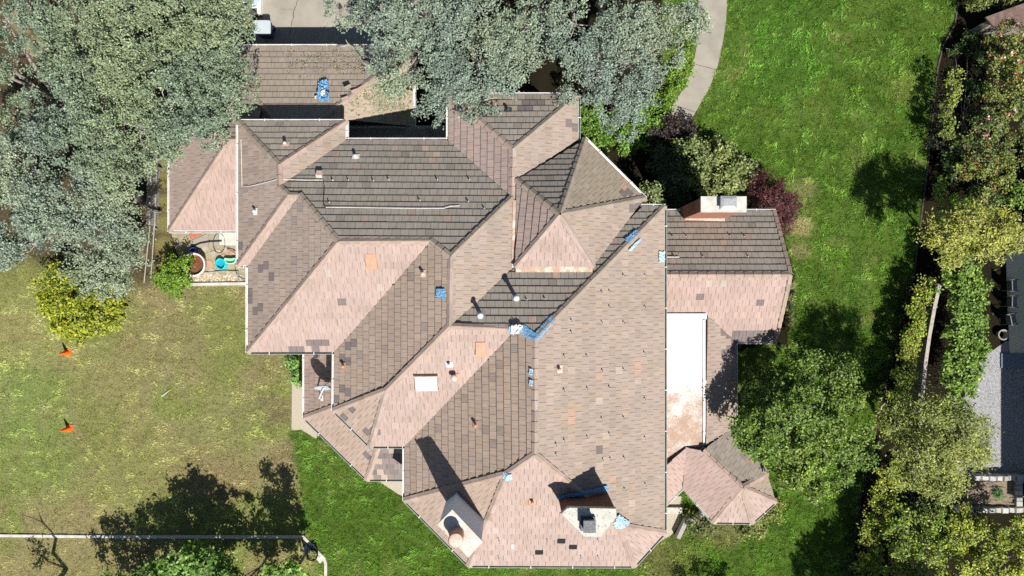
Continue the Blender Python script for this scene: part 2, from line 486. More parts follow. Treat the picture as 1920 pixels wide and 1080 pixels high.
# tiles that were swapped or have weathered differently: (px, py) -> colour
GREY, ORNG, PINK, PALE = (0.19, 0.16, 0.155), (0.42, 0.295, 0.228), (0.40, 0.30, 0.255), (0.42, 0.35, 0.295)
SPECIAL = [(485,503,GREY),(497,503,GREY),(508,514,GREY),(471,548,GREY),(471,560,GREY),(484,577,GREY),(638,569,GREY),(560,636,GREY),(585,637,GREY),(597,637,GREY),(614,636,GREY),(553,650,GREY),(566,650,GREY),
 (651,650,GREY),(661,648,GREY),(645,665,GREY),(648,675,GREY),(646,722,GREY),(648,730,GREY),(634,751,GREY),(455,465,GREY),
 (645,778,GREY),(655,770,GREY),(690,805,GREY),(700,808,GREY),(1118,846,GREY),(1314,555,GREY),(1426,569,GREY),(1360,627,GREY),(1375,627,GREY),(1390,627,GREY),(1405,627,GREY),(1420,627,GREY),(1440,627,GREY),(1378,636,GREY),(1395,636,GREY),(1412,636,GREY),(1430,636,GREY),(1445,636,GREY),(1435,627,GREY),
 (1368,650,GREY),(1362,660,GREY),(1374,655,GREY),(1060,236,GREY),(1073,242,GREY),(1189,388,GREY),(1188,393,GREY),(1172,360,GREY),(984,193,GREY),(1000,193,GREY),(1013,195,GREY),(975,206,GREY),(990,206,GREY),
 (1195,682,ORNG),(1195,695,ORNG),(1118,712,ORNG),(1073,768,ORNG),(1073,790,ORNG),(1118,757,PALE),(1157,701,PALE),(1198,709,PALE),(1131,750,PALE),(1131,821,PALE),(1119,873,PALE),(1188,942,PALE),(1145,905,ORNG),
 (1037,517,PINK),(995,607,PINK),(812,297,PINK),(792,284,PINK),(1355,454,PINK),(1262,495,PINK),(1165,347,ORNG),(1170,358,GREY),(1328,530,PALE),(1352,530,PALE),(618,513,PALE),(710,540,PALE),(700,800,GREY),(708,812,GREY),(590,655,GREY),
 (715,853,GREY),(730,853,GREY),(700,880,GREY),(735,880,GREY),(745,860,GREY),(985,940,ORNG),(1000,940,ORNG),(983,947,ORNG),(690,848,GREY),(697,860,GREY)]
SPW = [(x, y, c) for x, y, c in SPECIAL]
full, part = [], []
for f, pts in polys.items():
    fr = frame(pts); frames[f] = fr
    res = max(abs(fr['abc'][0] * p.x + fr['abc'][1] * p.y + fr['abc'][2] - p.z) for p in pts)
    if res > 0.06: print('bent', f, round(res, 3))
    n, up, al, o = fr['n'], fr['up'], fr['al'], fr['o']
    q = [((p - o).dot(al), (p - o).dot(up)) for p in pts]
    if parea(q) < 0: q = q[::-1]
    q0 = [tuple(v) for v in offset_poly([Vector(p) for p in q], 0.012)]
    tmin, tmax = min(p[1] for p in q), max(p[1] for p in q)
    k = 0; t = tmin - 0.0
    rnd = random.Random(hash(f) % 1000 if False else sum(map(ord, f)))
    base = BASE[looks[f]]
    ex = EXPO
    while t < tmax:
        row = clip(clip(q0, 1, t, True), 1, t + ex - LAP, False)
        if len(row) >= 3:
            smin, smax = min(p[0] for p in row), max(p[0] for p in row)
            off = (0.5 if k % 2 else 0) * TW + rnd.uniform(-0.02, 0.02)
            j = math.floor((smin - off) / TW)
            rowv = rnd.uniform(0.97, 1.03)
            while j * TW + off < smax:
                s0, s1 = j * TW + off, (j + 1) * TW + off
                gp_ = 0.0055
                pc = clip(clip(row, 0, s0 + gp_, True), 0, s1 - gp_, False)
                j += 1
                if len(pc) < 3 or abs(parea(pc)) < 0.004: continue
                cx = sum(p[0] for p in pc) / len(pc); cy = sum(p[1] for p in pc) / len(pc)
                w3 = o + al * cx + up * cy
                d = HC - w3.z; ix, iy = 960 + w3.x / d * FPX, 540 - w3.y / d * FPX
                c = base; m = rowv * rnd.gauss(1, 0.03)
                hue = rnd.gauss(0, 0.009)
                r_ = rnd.random()
                if looks[f] in ('n', 'nd', 'n3') and r_ < 0.06: m *= 0.8
                if looks[f] in ('n', 'nd', 'n3') and r_ > 0.985: c = PINK; m *= 0.85
                if looks[f] in ('w', 'wo', 'w3', 'e') and r_ < 0.09: c = (base[0] * 1.01, base[1] * 0.985, base[2] * 0.93)
                if looks[f] in ('w', 'wo') and r_ > 0.95: c = (base[0] * 0.8, base[1] * 0.82, base[2] * 0.88)
                if looks[f] == 's3' and r_ < 0.4: c = (0.24, 0.20, 0.19)
                for sx, sy, sc in SPW:
                    if abs(ix - sx) < 6.6 and abs(iy - sy) < 6.6: c = sc; break
                col = (c[0] * m * (1 + hue), c[1] * m, c[2] * m * (1 - hue))
                dz = rnd.gauss(0, 0.0015); dt = rnd.gauss(0, 0.003)
                is_full = len(pc) == 4 and abs(abs(parea(pc)) - (TW - 2 * gp_) * (ex - LAP)) < 1e-4
                rec = (f, pc, t, col, dz, dt, (s0 + s1) / 2)
                if is_full:
                    vis = (Vector((0, 0, HC)) - w3).normalized().dot(n) / ((Vector((0, 0, HC)) - w3).length ** 2)
                    full.append((vis, rec))
                else: part.append(rec)
        t += ex; k += 1
HB, HT = 0.058, 0.012
def hgt(tt, t, ex, dz): return HT + (HB - HT) * (1 - (tt - t) / ex) + dz
full.sort(key=lambda r: -r[0])
single = [r for v, r in full[:300]]; rest = [r for v, r in full[300:]] + part
print('tiles', len(full), len(part))

# roof deck: every slope a slab with real thickness
mb = MB()
for f, pts in polys.items():
    n = len(pts); a_, b_, c_ = frames[f]['abc']
    fl_ = [Vector((p.x, p.y, a_ * p.x + b_ * p.y + c_)) for p in pts]
    vs = [p - Vector((0, 0, 0.012)) for p in fl_] + [p - Vector((0, 0, 0.17)) for p in fl_]
    mb.add(vs, [tuple(range(n)), tuple(range(2 * n - 1, n - 1, -1))] + [(i, n + i, n + (i + 1) % n, (i + 1) % n) for i in range(n)])
roof = mb.build('roof', M['deck'], house)
tag(roof, 'tan and grey-brown tiled hip roof')

# the bulk of the tiles: real slabs joined in one mesh
vs, fs, cs, us = [], [], [], []
for f, pc, t, col, dz, dt, sm in rest:
    fr = frames[f]; b = len(vs); n = len(pc)
    if parea(pc) < 0: pc = pc[::-1]
    for p in pc:
        low = abs(p[1] - t) < 1e-5
        pp = fr['o'] + fr['al'] * p[0] + fr['up'] * (p[1] - (abs(dt) if low else 0)); h = hgt(p[1], t, EXPO, dz)
        vs.append(pp + fr['n'] * h); us.append((p[0], p[1])); cs.append(col)
    for p in pc:
        low = abs(p[1] - t) < 1e-5
        pp = fr['o'] + fr['al'] * p[0] + fr['up'] * (p[1] - (abs(dt) if low else 0))
        vs.append(pp - fr['n'] * 0.004); us.append((p[0], p[1])); cs.append(col)
    fs.append(tuple(range(b, b + n)))
    fs += [(b + i, b + n + i, b + n + (i + 1) % n, b + (i + 1) % n) for i in range(n)]
field = meshob('tile_field', vs, fs, M['tile'], roof)
me = field.data
at = me.attributes.new('col', 'FLOAT_COLOR', 'POINT')
c4 = np.ones((len(vs), 4), np.float32); c4[:, :3] = np.array(cs); at.data.foreach_set('color', c4.ravel())
uvl = me.uv_layers.new(name='UVMap'); lv = np.zeros(len(me.loops), np.int32); me.loops.foreach_get('vertex_index', lv)
uvl.data.foreach_set('uv', np.array(us, np.float32)[lv].ravel())
field['kind'] = 'stuff'

# 300 single tiles share one mesh
w, e = (TW - 0.011) / 2, EXPO / 2
ee = e - LAP
tv = [(-w, -e, HB), (w, -e, HB), (w, ee, HT), (-w, ee, HT), (-w, -e, -0.004), (w, -e, -0.004), (w, ee, -0.004), (-w, ee, -0.004)]
tm = bpy.data.meshes.new('tile')
tm.from_pydata(tv, [], [(0, 1, 2, 3), (0, 4, 5, 1), (1, 5, 6, 2), (2, 6, 7, 3), (3, 7, 4, 0)]); tm.update()
uvl = tm.uv_layers.new(name='UVMap')
for l in tm.loops: uvl.data[l.index].uv = tv[l.vertex_index][:2]
tm.materials.append(M['tile_ob'])
for f, pc, t, col, dz, dt, sm in single:
    fr = frames[f]
    ob = bpy.data.objects.new('tile', tm)
    loc = fr['o'] + fr['al'] * sm + fr['up'] * (t + e) + fr['n'] * dz
    mm = Matrix((fr['al'], fr['up'], fr['n'])).transposed().to_4x4(); mm.translation = loc
    ob.matrix_basis = mm; ob.color = (*col, 1); ob.parent = roof; C.objects.link(ob)

# ---------------------------------------------------------------- ridge and hip caps
def face_with(a, b):
    out = []
    for f, pts in polys.items():
        n = len(pts)
        for i in range(n):
            p, q = pts[i], pts[(i + 1) % n]
            if ((p - a).length < 0.02 and (q - b).length < 0.02) or ((p - b).length < 0.02 and (q - a).length < 0.02):
                out.append(f)
    return out
CAPW, CAPL = 0.15, 0.42
def caps(a, b, col, sides=None):
    a, b = Vector(a), Vector(b)
    if a.z > b.z: a, b = b, a
    d = (b - a).normalized(); L = (b - a).length
    if sides is None:
        sides = []
        for f in face_with(a, b):
            nrm = frames[f]['n']
            s = nrm.cross(d).normalized(); mid = (a + b) / 2 + s * 0.08
            if not inpoly(np.array([mid.x]), np.array([mid.y]), polys[f])[0]: s = -s
            sides.append(s)
    if len(sides) < 2:
        s0 = sides[0] if sides else d.cross(Vector((0, 0, 1))).normalized()
        o = Vector((-s0.x * 0.35, -s0.y * 0.35, -1)); o = (o - d * o.dot(d)).normalized(); sides = [s0, o]
    upn = -(sides[0] + sides[1]).normalized()
    if upn.z < 0: upn = -upn
    n = max(1, round(L / CAPL)); l = L / n
    prof = []
    for s, fl in ((sides[0], 1), (sides[1], 0)):
        pr = [(s * CAPW, 0.064), (s * 0.07, 0.076), (s * 0.02, 0.088)]
        prof += pr if fl else pr[::-1]
    vs = []
    for (yy, k, lift) in ((-0.03, 1.0, 0.028), (l, 0.88, 0.0)):
        for s, h in prof: vs.append(s * k + upn * (h + lift) + d * yy)
        for s, h in prof: vs.append(s * k + upn * (h + lift - 0.035) + d * yy)
    m = 6
    fs = []
    for i in range(m - 1):
        fs.append((i, i + 1, 2 * m + i + 1, 2 * m + i)); fs.append((i, m + i, m + i + 1, i + 1))
    fs += [(0, 2 * m, 3 * m, m), (m - 1, 2 * m - 1, 4 * m - 1, 3 * m - 1)]
    me = bpy.data.meshes.new('ridge_cap'); me.from_pydata(vs, [], fs); me.update()
    uvl = me.uv_layers.new(name='UVMap')
    for lp in me.loops:
        v = vs[lp.vertex_index]; uvl.data[lp.index].uv = (v.dot(sides[0]), v.dot(d))
    me.materials.append(M['tile_ob'])
    for i in range(n):
        ob = bpy.data.objects.new('ridge_cap', me); ob.location = a + d * (l * i); ob.parent = roof
        g = random.gauss(1, 0.06); ob.color = (col[0] * g, col[1] * g, col[2] * g, 1); C.objects.link(ob)
ct, cg, cp = (0.375, 0.288, 0.240), (0.33, 0.275, 0.222), (0.39, 0.305, 0.262)
for a, b, c in [('A1','A3',cg),('A2','A3',ct),('A3','A4',ct),('A4','A5',cg),('A5','A6',cg),('A7','A5',ct),('A6','B2',cg),('B1','B2',ct),('B2','B3',ct),('B3','D1',cg),('D1','D2',cp),
    ('J4','D1',cg),('E2','E1',ct),('E3','E1',cp),('E1','D2',ct),('D2','E5',ct),('E5','F1',cg),('F2','F1',cg),('F1','G1',cp),('G1','K1',ct),('K1','K2',ct),('K3','K1',ct),('G1','K5',ct),('K5','H1',ct),('K4','K5',ct),
    ('J1','J3',ct),('J2','J3',cg),('J3','J4',cp),('t1','T0',cg),('t2','T0',cg),('t3','T0',cg),('t4','T0',cp),('t5','T0',cp),
    ('m4','m3',ct),('m2','m3',ct),('m5','m3',ct),('p0','p1',ct),('p4','p1',ct),('p5','p1',ct),('p6','p1',ct),('p7','p1',ct)]:
    caps(XYZ[a], XYZ[b], c)
caps(polys['G_N'][1], polys['G_N'][2], cg); caps(polys['G_N'][0], polys['G_N'][3], cg)
caps(ws, wp, ct); caps((ws.x, wny, ZL), wp, cg); caps(wp, (-11.35, wp.y, 5.0), ct)
caps(l2, i2, ct); caps(l3, i3, ct)

# ---------------------------------------------------------------- gutters and fascia
GUT = [(0.0, 0.005), (0.0, -0.10), (0.125, -0.10), (0.125, 0.02), (0.105, 0.02), (0.105, -0.085), (0.02, -0.085), (0.02, 0.005)]
bk = MB().box((0, 0, 0), (0.03, 0.16, 0.012)); BRK = bpy.data.meshes.new('bracket'); BRK.from_pydata(bk.v, [], bk.f); BRK.update(); BRK.materials.append(M['white'])
def gutter(a, b, cen, mat):
    a, b, cen = Vector(a), Vector(b), Vector(cen)
    d = (b - a).normalized(); side = d.cross(Vector((0, 0, 1)))
    if (cen - a).dot(side) > 0: a, b = b, a
    ln = (b - a).normalized(); a = a - ln * 0.06; b = b + ln * 0.06
    dz = Vector((0, 0, 0.0))
    g = MB().sweep([a + dz, b + dz], GUT).build('gutter', mat, house)
    k = max(1, int((b - a).length / 1.6))
    sd = ln.cross(Vector((0, 0, 1))).normalized()
    for i in range(k):
        c = a + (b - a) * ((i + 0.5) / k) + sd * 0.062
        ob = bpy.data.objects.new('bracket', BRK); ob.location = c + Vector((0, 0, 0.022)); ob.rotation_euler = (0, 0, math.atan2(ln.y, ln.x))
        ob.parent = g; C.objects.link(ob)
for a, b, f, mt in [('A1','A2','A_N','white'),('A1','A7','A_W','white'),('A2','C1','A_E','white'),('C1','C2','C_N','white'),('C2','J1','J_W','white'),('J1','J2','J_N','white'),('J2','J5','J_E','sage'),
    ('t2','t3','T_NE','white'),('F3','F2','F_N','white'),('F2','H1','H_E','sage'),('H1','K4','K_SE','sage'),('K4','K3','K_S','sage'),('K3','K2','K_SW','sage'),('K2','E4','G_W','white'),('E4','E3','E_S','sage'),('E3','E2','E_SW','sage'),
    ('E2','B4','D_W','white'),('B4','B1','B_S','sage'),('B1','A8','B_W','white'),('A8','A7','A_S','white'),('m1','m2','M_N','white'),('m5','m6','M_S','white'),('m6','n1','N_E','white'),
    ('p3','p4','P_SW','sage'),('p4','p5','P_S','sage'),('p5','p6','P_S2','sage'),('p9','p3','P_SE','white'),('n1','p7','P_NE','sage')]:
    gutter(XYZ[a], XYZ[b], sum(polys[f], Vector()) / len(polys[f]), M[mt])
for f, i, j, mt in [('G_N',0,1,'white'),('G_E',0,1,'white'),('W2_W',0,2,'white'),('W2_S',0,1,'white'),('L_W',0,1,'white'),('L_SW',0,1,'sage'),('L_S',0,1,'sage'),('porch_N',0,1,'white')]:
    gutter(polys[f][i], polys[f][j], sum(polys[f], Vector()) / len(polys[f]), M[mt])

# ---------------------------------------------------------------- walls
up_out = [XYZ[k] for k in 'A1 A2 C1 C2 J1 J2 J5 t2 t3 F3 F2 H1 K4 K3 K2 E4 E3 E2 B4 B1 A8 A7'.split()]
UPW = offset_poly(up_out, 0.45)
def wallmesh(poly, z0, z1, name='wall', mat=None): return MB().prism(poly, z0, z1).build(name, mat or M['stucco'], house)
wallmesh(UPW, 0, ZU - 0.12)
tw = MB()
for a, b in (('t3', 't4'), ('t4', 't5'), ('t5', 't1')):   # tower upstand over the slopes below
    pa, pb = XYZ[a], XYZ[b]; c = XYZ['T0']
    ia = pa + (Vector((c.x, c.y, pa.z)) - pa).normalized() * 0.10; ib = pb + (Vector((c.x, c.y, pb.z)) - pb).normalized() * 0.10
    dz = Vector((0, 0, 1.0)); tw.add([ia - dz, ib - dz, ib - dz * 0.06, ia - dz * 0.06], [(0, 1, 2, 3)])
tw.build('tower_upstand', M['stucco'], house)
gw = offset_poly([Vector(p) for p in [(gx0, ge), (gx1, ge), (gx1, 7.68), (-7.75, 7.68), (-7.75, 6.6), (gx0, 6.6)]], 0.4)
wallmesh(gw, 0, gz - 0.05)
MB().prism([(gx1 - 3.0, 7.60), (gx1 - 0.35, 7.60), (gx1 - 0.35, 7.50), (gx1 - 3.0, 7.50)], 2.3, 2.55, [(gx1 - 3.0, 7.60), (gx1 - 2.9, 7.60), (gx1 - 2.9, 7.50), (gx1 - 3.0, 7.50)]).build('wall', M['stucco'], house)
wallmesh([(-7.6, 7.2), (-3.3, 7.2), (-3.3, 6.0), (-7.6, 6.0)], 0, 2.4)
wallmesh(offset_poly([ws, Vector((-11.2, ws.y, 0)), Vector((-11.2, wny, 0)), Vector((ws.x, wny, 0))], 0.4), 0, ZL - 0.1)
wallmesh(offset_poly([l1, l2, l3, l4, Vector((-5.0, -6.0, 0)), Vector((-7.0, -3.5, 0))], 0.4), 0, ZL - 0.1)
mN, mS, mE = XYZ['m1'].y - 0.4, XYZ['m5'].y + 0.4, XYZ['m2'].x - 0.25
wallmesh([(5.9, mS), (mE, mS), (mE, mN), (5.9, mN)], 0, ZL - 0.1)
MB().add([(mE, mS, ZL - 0.1), (mE, mN, ZL - 0.1), (mE, XYZ['m3'].y, XYZ['m3'].z - 0.25), (mE - 0.12, mS, ZL - 0.1), (mE - 0.12, mN, ZL - 0.1), (mE - 0.12, XYZ['m3'].y, XYZ['m3'].z - 0.25)],
    [(0, 1, 2), (5, 4, 3), (0, 3, 4, 1), (1, 4, 5, 2), (2, 5, 3, 0)]).build('gable_wall', M['stucco'], house)
nE = XYZ['n1'].x - 0.4
wallmesh([(6.0, mS + 0.01), (nE, mS + 0.01), (nE, XYZ['n1'].y), (6.0, XYZ['n1'].y - 0.6)][::-1], 0, ZL - 0.1)
# porch columns of the little pavilion
pc_ = offset_poly([XYZ[k] for k in 'p3 p4 p5 p6 p7'.split()], 0.3)
for q in pc_: MB().lathe((q.x, q.y, 0), [(0.16, 0), (0.16, 0.12), (0.11, 0.16), (0.095, 2.35), (0.15, 2.42), (0.15, ZL - 0.1)], 12).build('porch_column', M['white'], house, True)
MB().prism(offset_poly([XYZ[k] for k in 'p9 p3 p4 p5 p6 p7 n1 p8'.split()], 0.35), 0.0, 0.14).build('porch_floor', M['concrete'], house)

# ---------------------------------------------------------------- white flat roof
def flat_mat():
    m, nt, b = mat_new('white_roof_membrane')
    pos = nd(nt, 'ShaderNodeNewGeometry').outputs['Position']
    sep = nd(nt, 'ShaderNodeSeparateXYZ'); nt.links.new(pos, sep.inputs[0])
    # ponding rust stain: its own place towards the low south end
    r = nd(nt, 'ShaderNodeMapRange'); r.inputs['From Min'].default_value = -1.6; r.inputs['From Max'].default_value = -6.0
    nt.links.new(sep.outputs['Y'], r.inputs['Value'])
    n1 = nd(nt, 'ShaderNodeTexNoise', Scale=1.1, Detail=6.0, Roughness=0.75); nt.links.new(pos, n1.inputs['Vector'])
    n2 = nd(nt, 'ShaderNodeTexNoise', Scale=20.0, Detail=6.0, Roughness=0.85); nt.links.new(pos, n2.inputs['Vector'])
    a = nd(nt, 'ShaderNodeMath', operation='MULTIPLY'); nt.links.new(r.outputs[0], a.inputs[0]); nt.links.new(n1.outputs['Fac'], a.inputs[1])
    s = nd(nt, 'ShaderNodeMath', operation='MULTIPLY_ADD'); nt.links.new(n2.outputs['Fac'], s.inputs[0]); s.inputs[1].default_value = 1.0; nt.links.new(a.outputs[0], s.inputs[2])
    rr = nd(nt, 'ShaderNodeMapRange'); rr.inputs['From Min'].default_value = 0.73; rr.inputs['From Max'].default_value = 1.02; nt.links.new(s.outputs[0], rr.inputs['Value'])
    col = mixrgb(nt, rr.outputs[0], (0.82, 0.81, 0.79), (0.40, 0.27, 0.20))
    nt.links.new(col, b.inputs['Base Color']); b.inputs['Roughness'].default_value = 0.7
    return m
M['flat'] = flat_mat()
FZ = 3.74
fp = [P(1243, 588, FZ), P(1325, 588, FZ), P(1325, 598, FZ), P(1321, 600, FZ), P(1321, 836, FZ), P(1312, 841, FZ), P(1286, 836, FZ), P(1243, 877, FZ)]
fl = MB().prism(fp, FZ - 0.25, FZ).build('flat_roof', M['flat'], house)
tag(fl, 'white flat roof membrane stained with rust')
ed = MB().sweep([P(1320, 600, FZ), P(1320, 834, FZ)], [(-0.05, -0.02), (0.05, -0.02), (0.05, 0.06), (-0.05, 0.06)]).build('edge_flashing', M['white'], fl)
for yy in (716, 812): MB().box(P(1321, yy, FZ + 0.03), (0.14, 0.14, 0.10)).build('outlet', M['white'], fl)
# ================================================================ GROUND
def PG(px, py): return P(px, py, 0.0)
def gpoly(l): return [tuple(PG(*p)[:2]) for p in l]
DRIVE = gpoly([(492,-200),(492,60),(470,66),(470,100),(800,100),(800,-200)])
PATH_PX_L = [(1310,-400),(1309,0),(1309,40),(1306,85),(1299,125),(1285,160),(1266,190),(1250,212)]
PATH_PX_R = [(1364,-400),(1363,0),(1361,40),(1354,85),(1345,125),(1330,165),(1310,200),(1288,238)]
PATH = gpoly(PATH_PX_L + PATH_PX_R[::-1])
PATH_SE = gpoly([(1225,930),(1278,930),(1276,960),(1272,985),(1258,1003),(1232,1020),(1205,1048),(1190,1062),(1180,1050)])
STRIP = gpoly([(548,712),(560,712),(572,735),(575,790),(600,815),(592,822),(566,806),(547,806)])
STRIP2 = gpoly([(700,895),(765,900),(765,935),(745,925)])
PATIO = gpoly([(318,425),(470,425),(470,537),(362,537),(352,515),(330,470)])
BEDSOIL = gpoly([(1100,255),(1190,290),(1230,235),(1290,235),(1300,265),(1420,300),(1440,330),(1400,380),(1466,420),(1490,520),(1478,655),(1450,640),(1380,660),(1380,400),(1210,400)])
GRAVEL = gpoly([(1815,690),(1885,640),(1990,640),(1990,905),(1790,905)])
HEDGE_EDGE = [(1800,-60),(1790,40),(1765,75),(1757,130),(1745,240),(1735,330),(1722,430),(1712,520),(1690,600),(1665,700),(1630,860),(1612,940),(1590,1100),(1580,1200)]
RIGHTBED = gpoly(HEDGE_EDGE + [(2100,1200),(2160,500),(2100,-60)])
HOUSE_FP = [tuple(p[:2]) for p in offset_poly(up_out, 0.3)]
LOWS = [gw, [(-16.1, 2.9), (-11.2, 2.9), (-11.2, wny), (-16.1, wny)], [tuple(p[:2]) for p in (l1, l2, l3, l4)] + [(-5, -6), (-7, -3)], [(5.9, -2.4), (12.3, -2.4), (12.3, 3.5), (5.9, 3.5)], [(6, -9.9), (8.1, -9.4), (9.6, -10.9), (11.3, -10.9), (12.3, -10), (11.9, -8.7), (10.5, -6.4), (10.5, -2.4), (6, -2.4)]]

def ground_rgb(x, y):
    px = 960 + x * FPX / HC; py = 540 - y * FPX / HC
    n1 = fbm(x + 60, y + 60, 3.0, 1, 4); n2 = fbm(x + 60, y + 60, 0.8, 9, 3); n3 = fbm(x + 60, y + 60, 9.0, 21, 3)
    dry = np.stack([0.315 + 0 * x, 0.285 + 0 * x, 0.140 + 0 * x], -1)
    olive = np.array([0.245, 0.270, 0.095]); brown = np.array([0.30, 0.262, 0.145])
    k = smooth(0.42, 0.62, n1)[..., None]; c = dry * (1 - k) + olive * k
    k = (smooth(0.52, 0.72, n2) * 0.55 * smooth(0.4, 0.6, n3))[..., None]; c = c * (1 - k) + brown * k
    def blob(cx, cy, r, col, amt, n=0.5):
        nonlocal c
        d = np.hypot(px - cx, (py - cy) * 1.15) / r + (n1 - 0.5) * n + (n2 - 0.5) * n
        k = (smooth(1.15, 0.45, d) * amt)[..., None]; c = c * (1 - k) + np.array(col) * k
    blob(30, 740, 130, (0.22, 0.30, 0.095), 0.6); blob(60, 860, 120, (0.23, 0.30, 0.095), 0.5); blob(300, 640, 130, (0.31, 0.255, 0.15), 0.45)
    blob(85, 765, 34, (0.36, 0.31, 0.18), 0.35, 1.2); blob(135, 770, 22, (0.36, 0.31, 0.18), 0.35, 1.2); blob(310, 700, 22, (0.38, 0.33, 0.21), 0.4, 1.0)
    blob(510, 770, 45, (0.24, 0.18, 0.12), 0.65); blob(500, 690, 50, (0.29, 0.225, 0.14), 0.5); blob(40, 620, 120, (0.32, 0.32, 0.13), 0.6); blob(420, 800, 110, (0.24, 0.28, 0.10), 0.45)
    blob(400, 900, 80, (0.28, 0.21, 0.13), 0.5); blob(250, 880, 120, (0.31, 0.29, 0.13), 0.5); blob(540, 860, 40, (0.27, 0.21, 0.14), 0.5)
    blob(200, 720, 100, (0.29, 0.285, 0.12), 0.6)
    # earth under the oaks, crown-gap shade put into its colour; pale straw patches
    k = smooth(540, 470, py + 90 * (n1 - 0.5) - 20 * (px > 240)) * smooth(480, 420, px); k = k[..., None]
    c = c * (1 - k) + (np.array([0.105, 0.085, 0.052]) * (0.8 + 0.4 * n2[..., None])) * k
    blob(48, 30, 40, (0.44, 0.36, 0.21), 0.9, 0.3); blob(66, 90, 24, (0.44, 0.36, 0.21), 0.9, 0.3)
    for yy in (300, 340, 380, 420, 460, 500): blob(308, yy, 24, (0.27, 0.25, 0.10), 0.85, 0.5)
    for yy in (350, 400, 450): blob(262, yy + 30, 18, (0.24, 0.20, 0.11), 0.7, 0.6)
    # watered lawn
    lush = np.stack([0.066 + 0.055 * n2, 0.126 + 0.07 * n2, 0.021 + 0.014 * n2], -1)
    y2 = smooth(0.48, 0.66, n1)[..., None]; lush = lush * (1 - 0.6 * y2) + np.array([0.130, 0.205, 0.042]) * 0.6 * y2
    y3 = (smooth(0.6, 0.72, n2) * smooth(0.5, 0.62, n1))[..., None]; lush = lush * (1 - 0.3 * y3) + np.array([0.24, 0.23, 0.09]) * 0.3 * y3
    edge = np.interp(py, [780, 810, 860, 900, 950, 990, 1010, 1080, 1200], [700, 540, 552, 562, 566, 560, 575, 612, 620]) + 24 * (n2 - 0.5)
    k = smooth(-10, 10, px - edge) * (py > 780); k = np.maximum(k, smooth(860, 900, px))[..., None]
    c = c * (1 - k) + lush * k
    blob(1240, 1050, 60, (0.22, 0.20, 0.09), 0.6); blob(1360, 1000, 40, (0.26, 0.21, 0.12), 0.5); blob(1290, 1020, 50, (0.15, 0.19, 0.05), 0.5); blob(1500, 425, 30, (0.40, 0.33, 0.19), 0.75); blob(1505, 360, 30, (0.30, 0.27, 0.13), 0.5); blob(1500, 470, 25, (0.32, 0.27, 0.15), 0.5)
    blob(1700, 165, 40, (0.22, 0.27, 0.07), 0.5); blob(1285, 120, 40, (0.30, 0.27, 0.10), 0.5); blob(1470, 90, 120, (0.085, 0.19, 0.03), 0.5)
    soil = np.array([0.026, 0.022, 0.014])  # soil colour darkened to hold the deep shade under trees and hedges
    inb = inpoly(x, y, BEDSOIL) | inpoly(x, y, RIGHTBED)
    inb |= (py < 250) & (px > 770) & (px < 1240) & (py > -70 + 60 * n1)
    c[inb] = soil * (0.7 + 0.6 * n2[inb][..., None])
    return c, inb

gx = np.concatenate([[-260, -120, -60], np.linspace(-36, 36, 481), [60, 120, 260]])
gy = np.concatenate([[-260, -120, -50], np.linspace(-21, 21, 281), [50, 120, 260]])
GX, GY = np.meshgrid(gx, gy)
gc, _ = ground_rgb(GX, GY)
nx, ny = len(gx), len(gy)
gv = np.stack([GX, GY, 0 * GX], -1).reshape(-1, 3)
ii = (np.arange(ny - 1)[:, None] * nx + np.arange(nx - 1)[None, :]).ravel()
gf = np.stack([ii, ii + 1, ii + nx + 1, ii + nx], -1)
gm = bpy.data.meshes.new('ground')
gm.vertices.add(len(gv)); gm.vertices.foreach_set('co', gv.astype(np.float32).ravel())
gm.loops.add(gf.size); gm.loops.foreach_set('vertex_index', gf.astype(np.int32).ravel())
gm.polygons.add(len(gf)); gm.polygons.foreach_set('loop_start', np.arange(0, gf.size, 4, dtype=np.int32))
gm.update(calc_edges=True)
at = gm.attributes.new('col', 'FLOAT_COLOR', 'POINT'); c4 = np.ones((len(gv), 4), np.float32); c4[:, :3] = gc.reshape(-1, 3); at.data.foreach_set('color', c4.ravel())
def ground_mat():
    m, nt, b = mat_new('lawn_and_earth')
    at = nd(nt, 'ShaderNodeAttribute', attribute_name='col').outputs['Color']
    pos = nd(nt, 'ShaderNodeNewGeometry').outputs['Position']
    d = mixrgb(nt, 1.0, at, (0.36, 0.36, 0.36), 'MULTIPLY'); l = mixrgb(nt, 1.0, at, (1.2, 1.17, 1.1), 'MULTIPLY')
    c = mixrgb(nt, noise_fac(nt, pos, 14.0, 0.32, 0.68, 5.0, 0.75), d, l)
    nt.links.new(c, b.inputs['Base Color']); b.inputs['Roughness'].default_value = 1.0; b.inputs['Specular IOR Level'].default_value = 0.0
    n = nd(nt, 'ShaderNodeTexNoise', Scale=26.0, Detail=4.0, Roughness=0.7); nt.links.new(pos, n.inputs['Vector'])
    bp = nd(nt, 'ShaderNodeBump', Strength=1.0, Distance=0.05); nt.links.new(n.outputs['Fac'], bp.inputs['Height']); nt.links.new(bp.outputs[0], b.inputs['Normal'])
    return m
gm.materials.append(ground_mat())
ground = link(bpy.data.objects.new('ground', gm)); ground['kind'] = 'structure'

